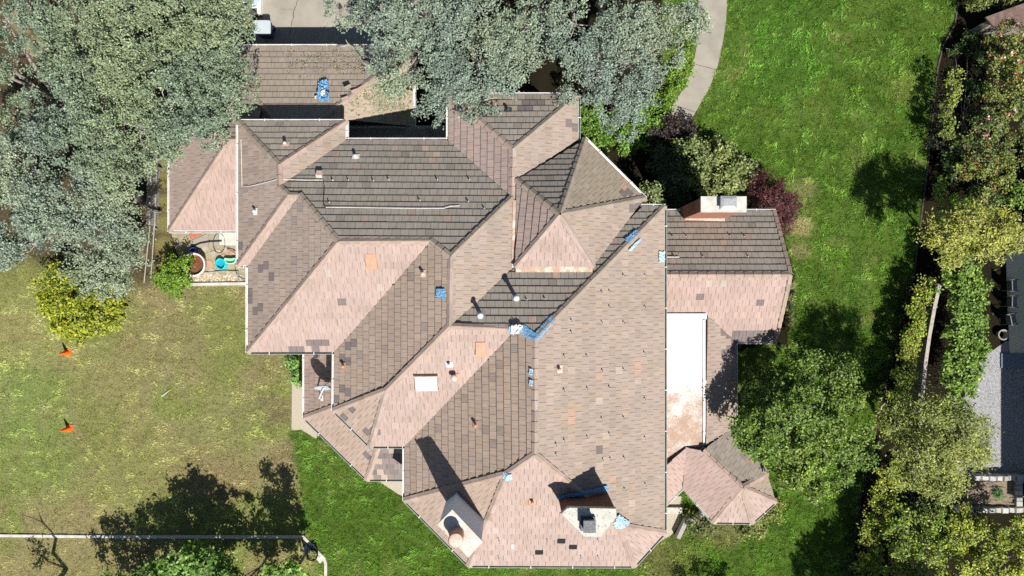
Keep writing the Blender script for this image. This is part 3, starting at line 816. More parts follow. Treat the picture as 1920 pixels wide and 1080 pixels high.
# ---------------------------------------------------------------- grass
def grass():
    N = 2700000
    x = rng.uniform(-31, 31, N); y = rng.uniform(-19, 19, N)
    cl = np.where(x > -3, vnoise(x + 60, y + 60, 0.17, 61) * 0.6 + vnoise(x + 60, y + 60, 0.09, 63) * 0.4, vnoise((x + 60) / 2.2, y + 60, 0.095, 62) * 0.65 + vnoise(x + 60, y + 60, 0.12, 64) * 0.35)
    ok = rng.random(N) < smooth(0.30, 0.62, cl)
    for p in [HOUSE_FP, DRIVE, PATH, PATH_SE, STRIP, STRIP2, PATIO, BEDSOIL, RIGHTBED] + LOWS: ok &= ~inpoly(x, y, p)
    px = 960 + x * FPX / HC; py = 540 - y * FPX / HC
    ok &= ~((px < 470) & (py < 470)); ok &= ~((px > 480) & (px < 1240) & (py < 260))
    ok &= ~((py > 1000) & (py < 1012) & (px < 575))
    lush = (px > 860) | ((py > 800) & (px > 560))
    ok &= lush | (rng.random(N) < 0.9)
    x, y, lush = x[ok], y[ok], lush[ok]; n = len(x)
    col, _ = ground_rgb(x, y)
    tuft = np.clip(0.5 + 1.9 * (fbm(x + 60, y + 60, 0.42, 40, 2) - 0.5), 0, 1)
    h = np.where(lush, rng.uniform(0.05, 0.11, n), rng.uniform(0.03, 0.07, n)) * (0.5 + 1.0 * tuft)
    w = np.where(lush, rng.uniform(0.012, 0.028, n), rng.uniform(0.012, 0.026, n))
    a = rng.uniform(0, 2 * np.pi, n); lean = rng.uniform(0.3, 1.5, n); la = fbm(x + 60, y + 60, 0.5, 55, 2) * 9 + rng.normal(0, 0.7, n)
    base = np.stack([x, y, np.zeros(n) - 0.005], -1)
    side = np.stack([np.cos(a), np.sin(a), np.zeros(n)], -1) * w[:, None]
    tip = base + np.stack([np.cos(la) * lean * h, np.sin(la) * lean * h, h], -1)
    v = np.stack([base - side, base + side, tip], 1).reshape(-1, 3)
    g = (rng.normal(1.5, 0.33, n) * np.where(lush, 1.55, 1.14))[:, None] * np.where(lush[:, None], 0.62 + 0.76 * tuft[:, None], 0.45 + 1.1 * tuft[:, None])
    col = np.clip(col * g, 0.01, 0.8)
    st = rng.random(n) < np.where(lush, 0.03, 0.12); col[st] = np.array([0.38, 0.33, 0.19]) * rng.uniform(0.7, 1.2, (st.sum(), 1))
    o = np_mesh('grass', v, 3, col, mat=leaf_mat('grass_blades', 0.35, 0.6, 0.2))
    tag(o, 'short grass of the lawns, dry on the left and green on the right', 'grass', kind='stuff'); print('grass', n)
grass()

# ---------------------------------------------------------------- paved sheets
def sheet(name, poly, mat, z=0.03, t=0.12):
    o = MB().prism([Vector((p[0], p[1], 0)) for p in poly], z - t, z).build(name, mat); o['kind'] = 'structure'; return o
sheet('driveway', DRIVE, M['concrete'], 0.02)
sheet('footpath', PATH, M['concrete'], 0.035)
M['pebble'] = surf('exposed_aggregate', (0.50, 0.44, 0.35), (0.40, 0.35, 0.27), 30.0, 0.95, c3=(0.22, 0.19, 0.15), scale3=60, lo3=0.55, hi3=0.65, bump=0.5, bscale=80)
sheet('pavement', PATH_SE, M['pebble'], 0.03)
sheet('pavement', STRIP, M['pebble'], 0.03); sheet('pavement', STRIP2, M['pebble'], 0.03)
M['gravel'] = surf('grey_gravel', (0.30, 0.30, 0.31), (0.42, 0.42, 0.43), 22.0, 0.95, c3=(0.10, 0.10, 0.105), scale3=32, lo3=0.52, hi3=0.60, bump=1.0, bscale=40, lo=0.45, hi=0.55)
sheet('gravel_yard', GRAVEL, M['gravel'], 0.02)
M['patio'] = surf('patio_earth', (0.36, 0.31, 0.22), (0.27, 0.25, 0.15), 5.0, 0.95, c3=(0.18, 0.15, 0.10), scale3=15, lo3=0.55, hi3=0.7)
sheet('patio', PATIO, M['patio'], 0.012)
M['crack'] = surf('crack_in_concrete', (0.10, 0.09, 0.08), rough=1.0)
def crack(pts, w):
    r2 = random.Random(4); q = []
    for i in range(len(pts) - 1):
        a, b = Vector(pts[i]), Vector(pts[i + 1])
        for k in range(4): q.append(a.lerp(b, k / 4) + Vector((r2.uniform(-1.2, 1.2), r2.uniform(-1, 1))))
    q.append(Vector(pts[-1])); vs = []
    for i, p in enumerate(q):
        ww = w * r2.uniform(0.5, 1.3); c = PG(p.x, p.y); vs += [c + Vector((-ww, 0, 0.024)), c + Vector((ww, 0.01, 0.024))]
    return vs, [(2 * i, 2 * i + 1, 2 * i + 3, 2 * i + 2) for i in range(len(q) - 1)]
cm = MB(); cm.add(*crack([(562, -4), (553, 14), (550, 32), (545, 52), (543, 72)], 0.018)); o = cm.build('crack', M['crack'], bpy.data.objects['driveway'])
cm = MB(); cm.add(*crack([(527, 18), (540, 18), (551, 18)], 0.010)); cm.build('crack', M['crack'], bpy.data.objects['driveway'])
for (xa, ya, xb, yb) in ((1304, 121, 1342, 131), (1258, 196, 1308, 212)):
    a, b = PG(xa, ya), PG(xb, yb); d = (b - a); MB().box((a + b) / 2 + Vector((0, 0, 0.038)), (d.length, 0.025, 0.004), math.atan2(d.y, d.x)).build('joint', M['crack'], bpy.data.objects['footpath'])
# kerbs
def kerb(name, px, w=0.13, h=0.10, mat='kerb', z=0.0):
    pts = [PG(*p) + Vector((0, 0, z)) for p in px]
    o = MB().sweep(pts, [(-w / 2, -0.05), (w / 2, -0.05), (w / 2, h - 0.015), (w / 2 - 0.015, h), (-w / 2 + 0.015, h), (-w / 2, h - 0.015)]).build(name, M[mat]); return o
o = kerb('kerb', [(-40, 1003), (150, 1005), (300, 1006), (450, 1006), (569, 1006), (580, 1017), (597, 1035), (608, 1046), (611, 1056), (611, 1110)], 0.15, 0.08); o['kind'] = 'structure'
o = kerb('kerb', [(1802, -40), (1790, 45), (1768, 85), (1757, 130), (1746, 240), (1738, 320), (1724, 430), (1713, 520), (1690, 600), (1665, 700), (1630, 860), (1612, 940), (1590, 1100)], 0.09, 0.05, 'shade_edge'); o['kind'] = 'structure'
# ================================================================ VEGETATION
LM = leaf_mat('oak_leaves', 0.12, 0.6, 0.22)
LG = leaf_mat('broad_leaves', 0.22, 0.5, 0.35)
TOTAL = [0]
def leaves(centres, radii, counts, size, pal, wts, flat=0.7, upb=0.9, cvar=0.16, outs=None):
    """leaf-sized faces scattered through clumps; returns verts (N*4,3) and colours"""
    cs = np.repeat(centres, counts, 0); rs = np.repeat(radii, counts); n = len(cs)
    off = rng.normal(0, 0.5, (n, 3)); off[:, 2] *= flat
    p = cs + off * rs[:, None]
    nr = rng.normal(0, 0.75, (n, 3)); nr[:, 2] = np.abs(nr[:, 2]) + upb
    if outs is not None: nr += 0.5 * np.repeat(outs, counts, 0)
    nr /= np.linalg.norm(nr, axis=1)[:, None]
    d = rng.normal(0, 1, (n, 3)); d -= nr * (d * nr).sum(1)[:, None]; d /= np.linalg.norm(d, axis=1)[:, None]
    s = np.cross(nr, d)
    L = size[0] * rng.uniform(0.6, 1.3, n)[:, None]; Wd = size[1] * rng.uniform(0.6, 1.3, n)[:, None]
    v = np.stack([p - d * L / 2, p + s * Wd / 2 - d * L * 0.05, p + d * L / 2 - nr * L * 0.12, p - s * Wd / 2 - d * L * 0.05], 1)
    v[:, :, 2] = np.maximum(v[:, :, 2], 0.02)
    pal = np.array(pal); idx = rng.choice(len(pal), n, p=np.array(wts) / np.sum(wts))
    tint = np.repeat(rng.normal(1, cvar, len(centres)), counts)[:, None] * rng.normal(1, 0.12, n)[:, None]
    warm = np.clip((fbm(cs[:, 0] + 60, cs[:, 1] + 60, 2.6, 77, 3) - 0.5) * 2.4, -0.5, 0.5)[:, None]   # patchy warm and cool drift in leaf colour
    tint = tint * (1 + warm * np.array([0.26, 0.18, -0.04]))
    return v.reshape(-1, 3), np.clip(pal[idx] * tint, 0.006, 0.9)

def plant(name, label, cat, blobs, pal, wts, size=(0.13, 0.08), dens=5.0, per=46, cr=0.34, mat=None, group=None, trunk=None, flowers=None, flat=0.7,
          stem=0.14, bark='bark', shell=(0.62, 1.02), twigs=6, upb=0.9, low=-0.35, cvar=0.16, plan=False, lobes=0.16, subl=None):
    """blobs: (px, py, z, radius in px[, vertical radius in m]) - crown lobes standing where the photograph shows them"""
    B = []
    for b in blobs:
        if plan: c = PG(b[0], b[1]); c.z = b[2]; r = b[3] * HC / FPX
        else: c = P(b[0], b[1], b[2]); r = b[3] * (HC - b[2]) / FPX
        B.append((c, r, b[4] if len(b) > 4 else r * 0.62))
    base = sum((b[0] for b in B), Vector()) / len(B); base.z = 0
    if trunk: base = PG(*trunk)
    t = thing(name, label, cat, base, group)
    cen, outs, tw = [], [], []
    for c, r, rz in B:
        n = max(4, int(dens * 2 * math.pi * r * (r + rz) / 2))
        u = rng.normal(0, 1, (n * 3, 3)); u /= np.linalg.norm(u, axis=1)[:, None]; u = u[u[:, 2] > low][:n]
        k = rng.uniform(shell[0], shell[1], len(u))[:, None] * (1 + lobes * rng.normal(0, 1, len(u))[:, None])
        q = np.array(c) + u * k * np.array([r, r, rz]); q[:, 2] = np.maximum(q[:, 2], 0.06)
        if subl:                       # boughs: little domes of foliage with dark gaps between
            rs = rng.uniform(subl[0], subl[1], len(q)); m_ = subl[2]
            w_ = rng.normal(0, 1, (len(q) * m_, 3)); w_[:, 2] = np.abs(w_[:, 2]) * 0.9 - 0.15; w_ /= np.linalg.norm(w_, axis=1)[:, None]
            qq = np.repeat(q, m_, 0) + w_ * np.repeat(rs, m_)[:, None] * np.array([1, 1, 0.75]) * rng.uniform(0.7, 1.05, len(w_))[:, None]
            cen.append(qq); outs.append(w_)
        else: cen.append(q); outs.append(u)
        for i in range(min(twigs, len(q))): tw.append((c, Vector(q[i]), r))
    cen = np.concatenate(cen); outs = np.concatenate(outs)
    rad = cr * rng.uniform(0.65, 1.3, len(cen)); cnt = np.maximum(3, (per * rng.uniform(0.5, 1.5, len(cen))).astype(int))
    v, col = leaves(cen, rad, cnt, size, pal, wts, flat, upb, cvar, outs)
    TOTAL[0] += len(v) // 2
    o = np_mesh('crown' if trunk is not False and stem > 0.05 else 'foliage', v, 4, col, mat=mat or LG, parent=t)
    if flowers:
        fc, fn, fs = flowers
        pick = cen[rng.choice(len(cen), fn)] + np.array([0, 0, 0.16])
        v, col = leaves(pick, np.full(fn, 0.16), np.full(fn, 5), fs, fc, [1] * len(fc), 0.5, 2.0, 0.05)
        np_mesh('flowers', v, 4, col, mat=LG, parent=t)['kind'] = 'stuff'
    # trunk and limbs
    mb = MB(); top = sum((b[0] for b in B), Vector()) / len(B); r0 = stem
    fork = base.lerp(Vector((top.x, top.y, top.z)), 0.45)
    fork += Vector((rng.normal(0, 0.1), rng.normal(0, 0.1), 0))
    mid = base.lerp(fork, 0.5) + Vector((rng.normal(0, 0.08), rng.normal(0, 0.08), 0))
    mb.tube([base - Vector((0, 0, 0.1)), mid, fork], [r0 * 1.25, r0, r0 * 0.8], 8)
    for c, r, rz in B:
        m = fork.lerp(c, 0.5) + Vector((rng.normal(0, 0.15), rng.normal(0, 0.15), 0.02 * c.z))
        mb.tube([fork - Vector((0, 0, 0.05)), m, c - Vector((0, 0, rz * 0.15))], [r0 * 0.55, r0 * 0.36, r0 * 0.15], 6)
    mb.build('trunk', M[bark], t, True)
    if tw:
        mb = MB()
        for c, q, r in tw:
            a = c - Vector((0, 0, r * 0.25)); m = a.lerp(q, 0.5) + Vector((rng.normal(0, 0.12), rng.normal(0, 0.12), 0.02))
            mb.tube([a, m, q, q + (q - m) * 0.25], [r0 * 0.12 + 0.006, r0 * 0.07 + 0.006, r0 * 0.035 + 0.005, 0.004], 4)
        o = mb.build('branches', M['palebark'], t); o['kind'] = 'stuff'
    return t

OAK = [(0.235, 0.300, 0.192), (0.182, 0.240, 0.150), (0.305, 0.372, 0.245), (0.120, 0.162, 0.100), (0.30, 0.34, 0.18)]
OAK2 = [(0.268, 0.330, 0.240), (0.214, 0.270, 0.194), (0.345, 0.405, 0.308), (0.140, 0.182, 0.128), (0.32, 0.365, 0.235)]
OW = [4, 3.4, 1.2, 2.0, 0.5]
oak = dict(size=(0.10, 0.062), dens=1.4, per=36, cr=0.22, flat=0.7, low=-0.25, lobes=0.14, cvar=0.12, subl=(0.40, 0.78, 10), mat=LM, stem=0.24, group='grey-green oaks around the house')
plant('oak_tree', 'grey-green oak with dense crown at the top edge, left of the driveway pair', 'tree', [(130,40,6.5,70),(205,25,7,72),(285,45,7.2,72),(165,115,7,60),(245,125,7.6,66),(95,90,6.2,42)], OAK, OW, **oak)
plant('oak_tree', 'grey-green oak reaching over the left end of the garage roof', 'tree', [(360,45,6.5,70),(418,62,6,52),(398,135,6.3,62),(330,125,7,65),(424,180,5.6,40),(440,20,6,34),(428,100,5.8,40)], OAK, OW, trunk=(388,112), **oak)
plant('oak_tree', 'grey-green oak hanging over the low roof at the house\'s upper left corner', 'tree', [(375,212,6,56),(310,205,7,64),(326,258,5.6,46),(255,235,7,60),(412,212,5.3,36),(295,290,5.2,34),(370,250,5.2,34)], OAK, OW, trunk=(335,300), **oak)
plant('oak_tree', 'broad oak in the middle of the left grove, fully ringed by other oaks', 'tree', [(130,185,7,60),(190,180,7.5,60),(180,255,7.5,64),(112,262,7,48),(230,300,6.6,44)], OAK, OW, **oak)
plant('oak_tree', 'sparse oak at the left picture edge beside bare straw-coloured ground', 'tree', [(10,40,6,36),(5,140,6,40),(22,215,6,42),(-25,80,6,45),(48,255,6,40)], OAK, OW, **{**oak, 'dens': 0.8})
plant('oak_tree', 'oak over the left picture edge with its lower side against the dry lawn', 'tree', [(50,320,7,64),(15,400,6.5,72),(92,385,7,56),(60,455,6,50),(110,440,5.6,40),(-30,330,6.5,70)], OAK2, OW, **oak)
plant('oak_tree', 'oak beside the board fence left of the low tiled roof', 'tree', [(205,340,6,50),(245,320,6,38),(175,395,6,50),(228,408,5.4,36),(150,350,6.2,34)], OAK2, OW, trunk=(270,375), **oak)
plant('oak_tree', 'small bluish oak just above the round yellow-green bush', 'tree', [(180,505,4.6,40),(212,528,4,28),(225,470,4.6,36),(158,470,4.6,32),(255,470,4.2,22)], OAK2, OW, trunk=(258,495), **{**oak, 'stem': 0.12})
plant('oak_tree', 'pale oak overhanging the right end of the garage roof', 'tree', [(672,15,6,42),(735,40,7,58),(722,120,5.8,36),(748,172,5.2,28),(800,30,7,55),(785,95,6.5,48),(700,70,6,32)], OAK2, OW, **{**oak, 'twigs': 10, 'dens': 1.15, 'trunk': (815,120)})
plant('oak_tree', 'pale oak draping over the roof corner at the top middle', 'tree', [(860,35,7,58),(850,105,6.5,52),(902,122,6.2,46),(930,55,7,58),(880,180,6.1,28),(925,170,6.1,34),(958,140,6.2,34),(826,150,5.8,30),(985,50,6.4,34),(815,190,5.2,20),(1004,92,5.8,24)], OAK2, OW, **{**oak, 'twigs': 10, 'dens': 1.2, 'trunk': (905,165)})
plant('oak_tree', 'pale oak between the roof corner and the curving footpath', 'tree', [(1010,25,6.5,44),(1080,40,7,58),(1150,45,7,60),(1062,108,6.5,42),(1102,160,6,46),(1150,188,5.6,42),(1180,115,6.5,54),(1222,75,6.5,54),(1268,35,6,44),(1175,215,4.8,32),(1228,145,5.6,34),(1292,45,5.6,22)], OAK2, OW, **{**oak, 'twigs': 10, 'dens': 1.2})
print('oaks', TOTAL)

def bush(label, blobs, pal, wts, cat='shrub', name='shrub', **kw):
    a = dict(size=(0.12, 0.075), dens=8.0, per=40, cr=0.24, stem=0.045, twigs=3, low=-0.6, shell=(0.55, 1.0)); a.update(kw)
    return plant(name, label, cat, blobs, pal, wts, **a)
YEL = [(0.40, 0.41, 0.035), (0.24, 0.30, 0.025), (0.10, 0.15, 0.015), (0.50, 0.48, 0.07)]
bush('round yellow-green citrus bush on the dry lawn', [(155,580,1.1,58,0.95),(114,552,1.1,34,0.8),(192,590,1.0,34,0.8),(112,520,1.6,28,0.6),(140,600,0.8,34,0.7),(190,560,1.3,36,0.8),(122,580,0.9,40,0.7)], YEL, [3, 3, 2, 1], size=(0.15, 0.09), dens=9)
BRT = [(0.16, 0.29, 0.03), (0.09, 0.19, 0.02), (0.25, 0.38, 0.05), (0.04, 0.09, 0.012)]
bush('round bright green bush beside the white planter on the patio', [(327,512,1.0,32,0.8),(315,520,0.8,26,0.6),(345,505,1.0,24,0.6),(325,535,0.6,26,0.5)], BRT, [3, 2, 2, 1], size=(0.10, 0.06), dens=11, cr=0.18)
LGT = [(0.25, 0.42, 0.09), (0.15, 0.31, 0.05), (0.36, 0.50, 0.15), (0.06, 0.14, 0.02)]
bush('bright leafy shrub in the corner under the left eaves', [(552,678,0.6,13,0.5),(556,700,0.5,13,0.4),(562,715,0.4,9,0.3)], LGT, [3, 2, 2, 1], size=(0.17, 0.09), dens=11)
bush('low shrub between the house and the green lawn strip', [(600,800,0.3,12,0.25),(612,815,0.3,12,0.25),(590,788,0.3,9,0.2),(628,830,0.25,9,0.2)], [(0.13, 0.2, 0.04), (0.07, 0.12, 0.02), (0.22, 0.22, 0.07)], [2, 2, 1], size=(0.10, 0.05), dens=9)
bush('strappy yellow-green plants beside the right wing gable', [(1472,575,0.4,9,0.3),(1478,560,0.4,7,0.25),(1480,600,0.3,8,0.2),(1484,535,0.25,6,0.2)], [(0.28, 0.30, 0.07), (0.16, 0.19, 0.05), (0.30, 0.28, 0.20)], [2, 2, 1], size=(0.22, 0.03), dens=14, cr=0.2)
# burgundy maple
bush('burgundy weeping maple next to the right-hand brick chimney', [(1445,372,1.3,42,0.9),(1460,400,1.0,34,0.7),(1425,352,1.2,28,0.7),(1480,385,0.9,22,0.6),(1470,420,0.7,18,0.5)], [(0.095, 0.026, 0.028), (0.145, 0.044, 0.044), (0.05, 0.016, 0.018), (0.18, 0.075, 0.055)], [3, 3, 2, 1], name='maple_tree', cat='tree', size=(0.13, 0.035), dens=13, cr=0.2, stem=0.06, cvar=0.1)
SH = [(0.22, 0.27, 0.08), (0.13, 0.18, 0.04), (0.40, 0.42, 0.22), (0.06, 0.09, 0.02)]
bush('speckled olive shrub between the house and the lawn, below the footpath end', [(1300,290,1.2,36,0.8),(1345,285,1.1,34,0.8),(1322,330,1.3,38,0.9),(1370,325,1.1,34,0.7),(1345,350,1.2,32,0.8),(1395,315,0.7,24,0.5),(1380,350,0.9,24,0.6)], SH, [3, 3, 1.6, 2], size=(0.16, 0.085), dens=8)
bush('dark shaded shrub behind the speckled olive shrub', [(1258,330,1.0,36,0.8),(1240,300,0.8,30,0.6),(1275,365,1.0,28,0.7)], [(0.10, 0.14, 0.05), (0.06, 0.09, 0.03)], [1, 1], dens=7)
bush('small pale-tipped shrub at the tower gutter', [(1222,362,2.2,16,0.5),(1232,374,2.0,13,0.4),(1212,352,2.0,11,0.4)], SH, [3, 2, 2, 1], size=(0.15, 0.08))
bush('purple-leaved shrub shading the end of the footpath', [(1262,235,0.9,20,0.5),(1285,240,0.8,20,0.5),(1240,250,0.8,22,0.5),(1300,255,0.6,13,0.4)], [(0.055, 0.035, 0.035), (0.09, 0.06, 0.05), (0.03, 0.02, 0.02)], [2, 1, 2], dens=8)
GCV = [(0.17, 0.32, 0.035), (0.10, 0.21, 0.02), (0.28, 0.42, 0.06), (0.05, 0.11, 0.012)]
g = bush('bright green bush bed under the oak, beside the roof corner', [(1105,235,0.7,26,0.5),(1130,255,0.7,28,0.5),(1165,262,0.6,28,0.5),(1195,245,0.6,30,0.5),(1225,215,0.6,28,0.5),(1250,185,0.5,24,0.4),(1268,155,0.5,22,0.4),(1284,128,0.4,18,0.35),(1110,205,0.8,26,0.5),(1185,215,0.7,28,0.5),(1290,95,0.4,14,0.3),(1150,235,0.7,28,0.5)], GCV, [3, 3, 2, 1.5], size=(0.12, 0.07), dens=9)
# big green tree
GT = [(0.170, 0.268, 0.040), (0.100, 0.178, 0.025), (0.265, 0.365, 0.062), (0.048, 0.094, 0.014), (0.33, 0.39, 0.06)]
plant('broadleaf_tree', 'leafy green tree beside the pavilion roof at the lower right', 'tree', [(1445,715,3.4,40),(1500,700,4.0,42),(1556,715,4.2,38),(1428,770,4.4,34),(1487,778,5.4,48),(1556,790,5.2,44),(1590,760,4.4,26),(1430,832,5.2,34),(1500,858,5.0,44),(1572,868,4.6,40),(1520,905,3.8,36),(1470,905,3.6,30),(1588,820,5.0,28),(1405,800,5.2,24),(1412,822,5.4,22),(1455,740,4.0,34),(1520,820,4.0,50)], GT, [3.2, 3, 2.2, 2, 0.4], size=(0.125, 0.08), dens=1.6, per=34, cr=0.21, flat=0.7, cvar=0.16, subl=(0.32, 0.6, 10), stem=0.16, trunk=(1440,750), lobes=0.28)
bush('yellowish low shrub under the pavilion\'s right eave', [(1415,972,0.5,22,0.4),(1440,962,0.5,20,0.4),(1455,950,0.4,15,0.3),(1395,990,0.3,16,0.3),(1425,995,0.3,15,0.25)], [(0.30, 0.33, 0.07), (0.19, 0.22, 0.04), (0.09, 0.12, 0.02), (0.42, 0.40, 0.16)], [3, 3, 2, 1], dens=10)
bush('dark little shrub left of the pavilion under its eave', [(1300,975,0.5,16,0.35),(1318,985,0.4,14,0.3),(1305,995,0.3,13,0.25),(1330,990,0.3,10,0.25)], [(0.12, 0.17, 0.04), (0.07, 0.10, 0.025), (0.22, 0.14, 0.10)], [3, 2, 1], dens=9)

# ---- right-hand boundary
HYL = [(0.34, 0.42, 0.045), (0.20, 0.28, 0.03), (0.08, 0.13, 0.016), (0.44, 0.48, 0.08), (0.27, 0.13, 0.07)]
HGR = [(0.24, 0.38, 0.05), (0.14, 0.25, 0.028), (0.06, 0.11, 0.015), (0.38, 0.48, 0.13)]
def hedge(label, pxs, z, r, pal, wts, rz=0.5, **kw):
    b, lowb = [], []
    for i in range(len(pxs) - 1):
        a, c = Vector(pxs[i]), Vector(pxs[i + 1]); n = max(1, int((c - a).length / 17))
        for k in range(n):
            q = a.lerp(c, k / n); b.append((q.x + rng.normal(0, 2), q.y, z + rng.normal(0, 0.05), r * rng.uniform(0.88, 1.1), rz))
            lowb.append(P(q.x, q.y, z))
    t = bush(label, b, pal, wts, cat='hedge', name='hedge', **{**dict(dens=8, per=36, twigs=1, stem=0.04, flat=0.7, cr=0.2, low=-0.1, lobes=0.08), **kw})
    rr = r * (HC - z) / FPX; cs = []                     # lower leaves coloured near black to carry the hedge's shaded side
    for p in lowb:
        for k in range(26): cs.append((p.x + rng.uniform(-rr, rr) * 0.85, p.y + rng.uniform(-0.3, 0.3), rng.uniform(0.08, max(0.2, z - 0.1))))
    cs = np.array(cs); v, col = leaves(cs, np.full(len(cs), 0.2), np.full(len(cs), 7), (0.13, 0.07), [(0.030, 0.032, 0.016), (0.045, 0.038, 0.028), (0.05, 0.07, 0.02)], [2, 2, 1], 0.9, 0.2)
    np_mesh('shade_dark_base', v, 4, col, mat=LG, parent=t)
    return t
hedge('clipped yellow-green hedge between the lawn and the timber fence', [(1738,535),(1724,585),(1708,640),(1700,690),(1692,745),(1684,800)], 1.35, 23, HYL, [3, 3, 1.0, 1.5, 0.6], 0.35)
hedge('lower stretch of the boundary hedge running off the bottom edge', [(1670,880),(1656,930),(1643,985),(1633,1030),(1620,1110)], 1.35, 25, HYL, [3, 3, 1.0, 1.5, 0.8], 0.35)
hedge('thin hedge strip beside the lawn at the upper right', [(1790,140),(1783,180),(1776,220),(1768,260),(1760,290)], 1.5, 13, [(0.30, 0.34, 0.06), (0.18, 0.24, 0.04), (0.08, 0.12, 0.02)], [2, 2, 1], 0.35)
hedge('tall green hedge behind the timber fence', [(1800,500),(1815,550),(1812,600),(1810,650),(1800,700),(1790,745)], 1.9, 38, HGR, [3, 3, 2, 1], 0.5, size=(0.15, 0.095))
FL = [(0.75, 0.25, 0.30), (0.80, 0.55, 0.55), (0.62, 0.07, 0.06), (0.8, 0.72, 0.70)]
ROS = [(0.18, 0.25, 0.05), (0.11, 0.16, 0.03), (0.29, 0.33, 0.09), (0.06, 0.08, 0.02), (0.27, 0.13, 0.06)]
bush('flowering rose thicket with pink blooms at the right picture edge', [(1885,120,2.0,36,0.7),(1905,170,2.0,40,0.7),(1865,185,1.9,32,0.6),(1870,85,1.6,22,0.5),(1850,240,1.8,34,0.6),(1900,60,1.6,22,0.5),(1920,110,2.0,40,0.7),(1910,215,1.8,36,0.6)], ROS, [3, 2.5, 2, 2, 1], flowers=(FL, 45, (0.10, 0.10)), dens=6.5)
bush('bronze-tipped thicket below the pink roses', [(1850,300,1.8,34,0.6),(1820,310,1.6,26,0.5),(1885,320,1.7,30,0.6),(1845,345,1.7,28,0.6),(1810,270,1.5,20,0.5),(1900,280,1.6,30,0.5)], ROS, [3, 3, 2, 2, 0.8], flowers=([(0.55, 0.10, 0.05)], 16, (0.07, 0.07)), dens=6.5)
bush('dark green shrub against the kerb above the yellow tree', [(1768,375,1.3,20,0.5),(1800,385,1.3,20,0.5),(1760,345,1.0,14,0.4),(1905,370,1.4,26,0.5)], HGR, [2, 3, 2, 0.5], dens=6)
bush('dark ivy-like shrub mass on the bank beside the bronze-tipped thicket', [(1790,320,0.8,20,0.5),(1785,285,0.8,18,0.4),(1830,260,0.9,22,0.5),(1835,210,0.9,20,0.5),(1830,160,0.9,20,0.5),(1840,110,0.9,18,0.5),(1870,370,1.0,28,0.5),(1825,365,1.0,24,0.5),(1815,75,0.6,16,0.4),(1790,90,0.5,14,0.3)], [(0.07, 0.12, 0.03), (0.04, 0.07, 0.02), (0.12, 0.17, 0.05)], [2, 2, 1], dens=7)
bush('dark undergrowth between the fence foot and the willow-like tree', [(1700,920,0.8,26,0.5),(1680,945,0.8,22,0.5),(1725,935,0.9,24,0.5),(1760,945,1.0,24,0.5),(1690,990,0.8,26,0.5),(1720,1010,0.8,26,0.5),(1770,1015,0.8,30,0.5),(1830,985,0.8,24,0.5)], [(0.10, 0.15, 0.035), (0.05, 0.08, 0.02), (0.15, 0.12, 0.06)], [2, 2, 1], dens=7)
bush('shrub row along the very top right corner', [(1845,5,1.2,16,0.4),(1870,0,1.2,18,0.4),(1895,-6,1.2,18,0.4),(1825,15,0.9,13,0.35),(1920,-10,1.2,20,0.4)], ROS, [2, 3, 1, 2, 0.3], dens=6)
YT = [(0.42, 0.43, 0.09), (0.30, 0.33, 0.06), (0.52, 0.51, 0.15), (0.12, 0.15, 0.03)]
plant('feathery_tree', 'pale yellow feathery tree at the right picture edge above the fence', 'tree', [(1775,435,4.0,34),(1822,418,4.4,40),(1868,425,4.4,38),(1790,465,3.6,34),(1845,455,3.8,34),(1905,440,4.2,34),(1750,425,3.6,24)], YT, [3, 3, 1.5, 1.5], size=(0.15, 0.055), dens=7.5, per=56, cr=0.34, stem=0.1, bark='palebark', twigs=10, trunk=(1722,438), low=-0.7)
plant('feathery_tree', 'wispy willow-like tree with pale twigs in front of the gravel yard', 'tree', [(1682,790,4.8,38),(1700,830,4.6,38),(1748,785,5.4,44),(1795,800,5.4,44),(1745,845,5.6,48),(1800,852,5.2,46),(1765,895,4.6,44),(1715,880,4.2,34),(1832,800,4.6,24),(1835,840,4.4,26)], [(0.30, 0.335, 0.07), (0.19, 0.23, 0.045), (0.42, 0.44, 0.14), (0.09, 0.12, 0.025)], [3, 3, 2, 1.6], size=(0.15, 0.05), dens=7.0, per=60, cr=0.36, stem=0.11, bark='palebark', twigs=12)
BR = [(0.24, 0.33, 0.045), (0.14, 0.22, 0.025), (0.40, 0.44, 0.06), (0.06, 0.10, 0.012)]
plant('laurel_shrub', 'glossy shrub at the bottom edge below the willow-like tree', 'shrub', [(1700,985,2.2,34),(1690,1040,2.2,36),(1745,970,2.4,30),(1750,1030,2.6,38),(1735,1085,2.4,38)], BR, [3, 3, 1.6, 2], size=(0.13, 0.08), dens=6.5, per=46, cr=0.28, stem=0.07, cvar=0.2)
plant('laurel_shrub', 'yellow-tinged glossy shrub in the bottom right corner', 'shrub', [(1800,1000,2.4,34),(1845,1020,2.6,38),(1805,1060,2.6,42),(1895,1050,2.8,44),(1860,1085,2.8,44),(1905,1000,2.2,26),(1800,965,2.0,22)], [(0.34, 0.40, 0.05), (0.20, 0.28, 0.03), (0.50, 0.50, 0.08), (0.07, 0.11, 0.015)], [3, 3, 2, 1.6], size=(0.13, 0.08), dens=6.5, per=46, cr=0.28, stem=0.07, cvar=0.2)

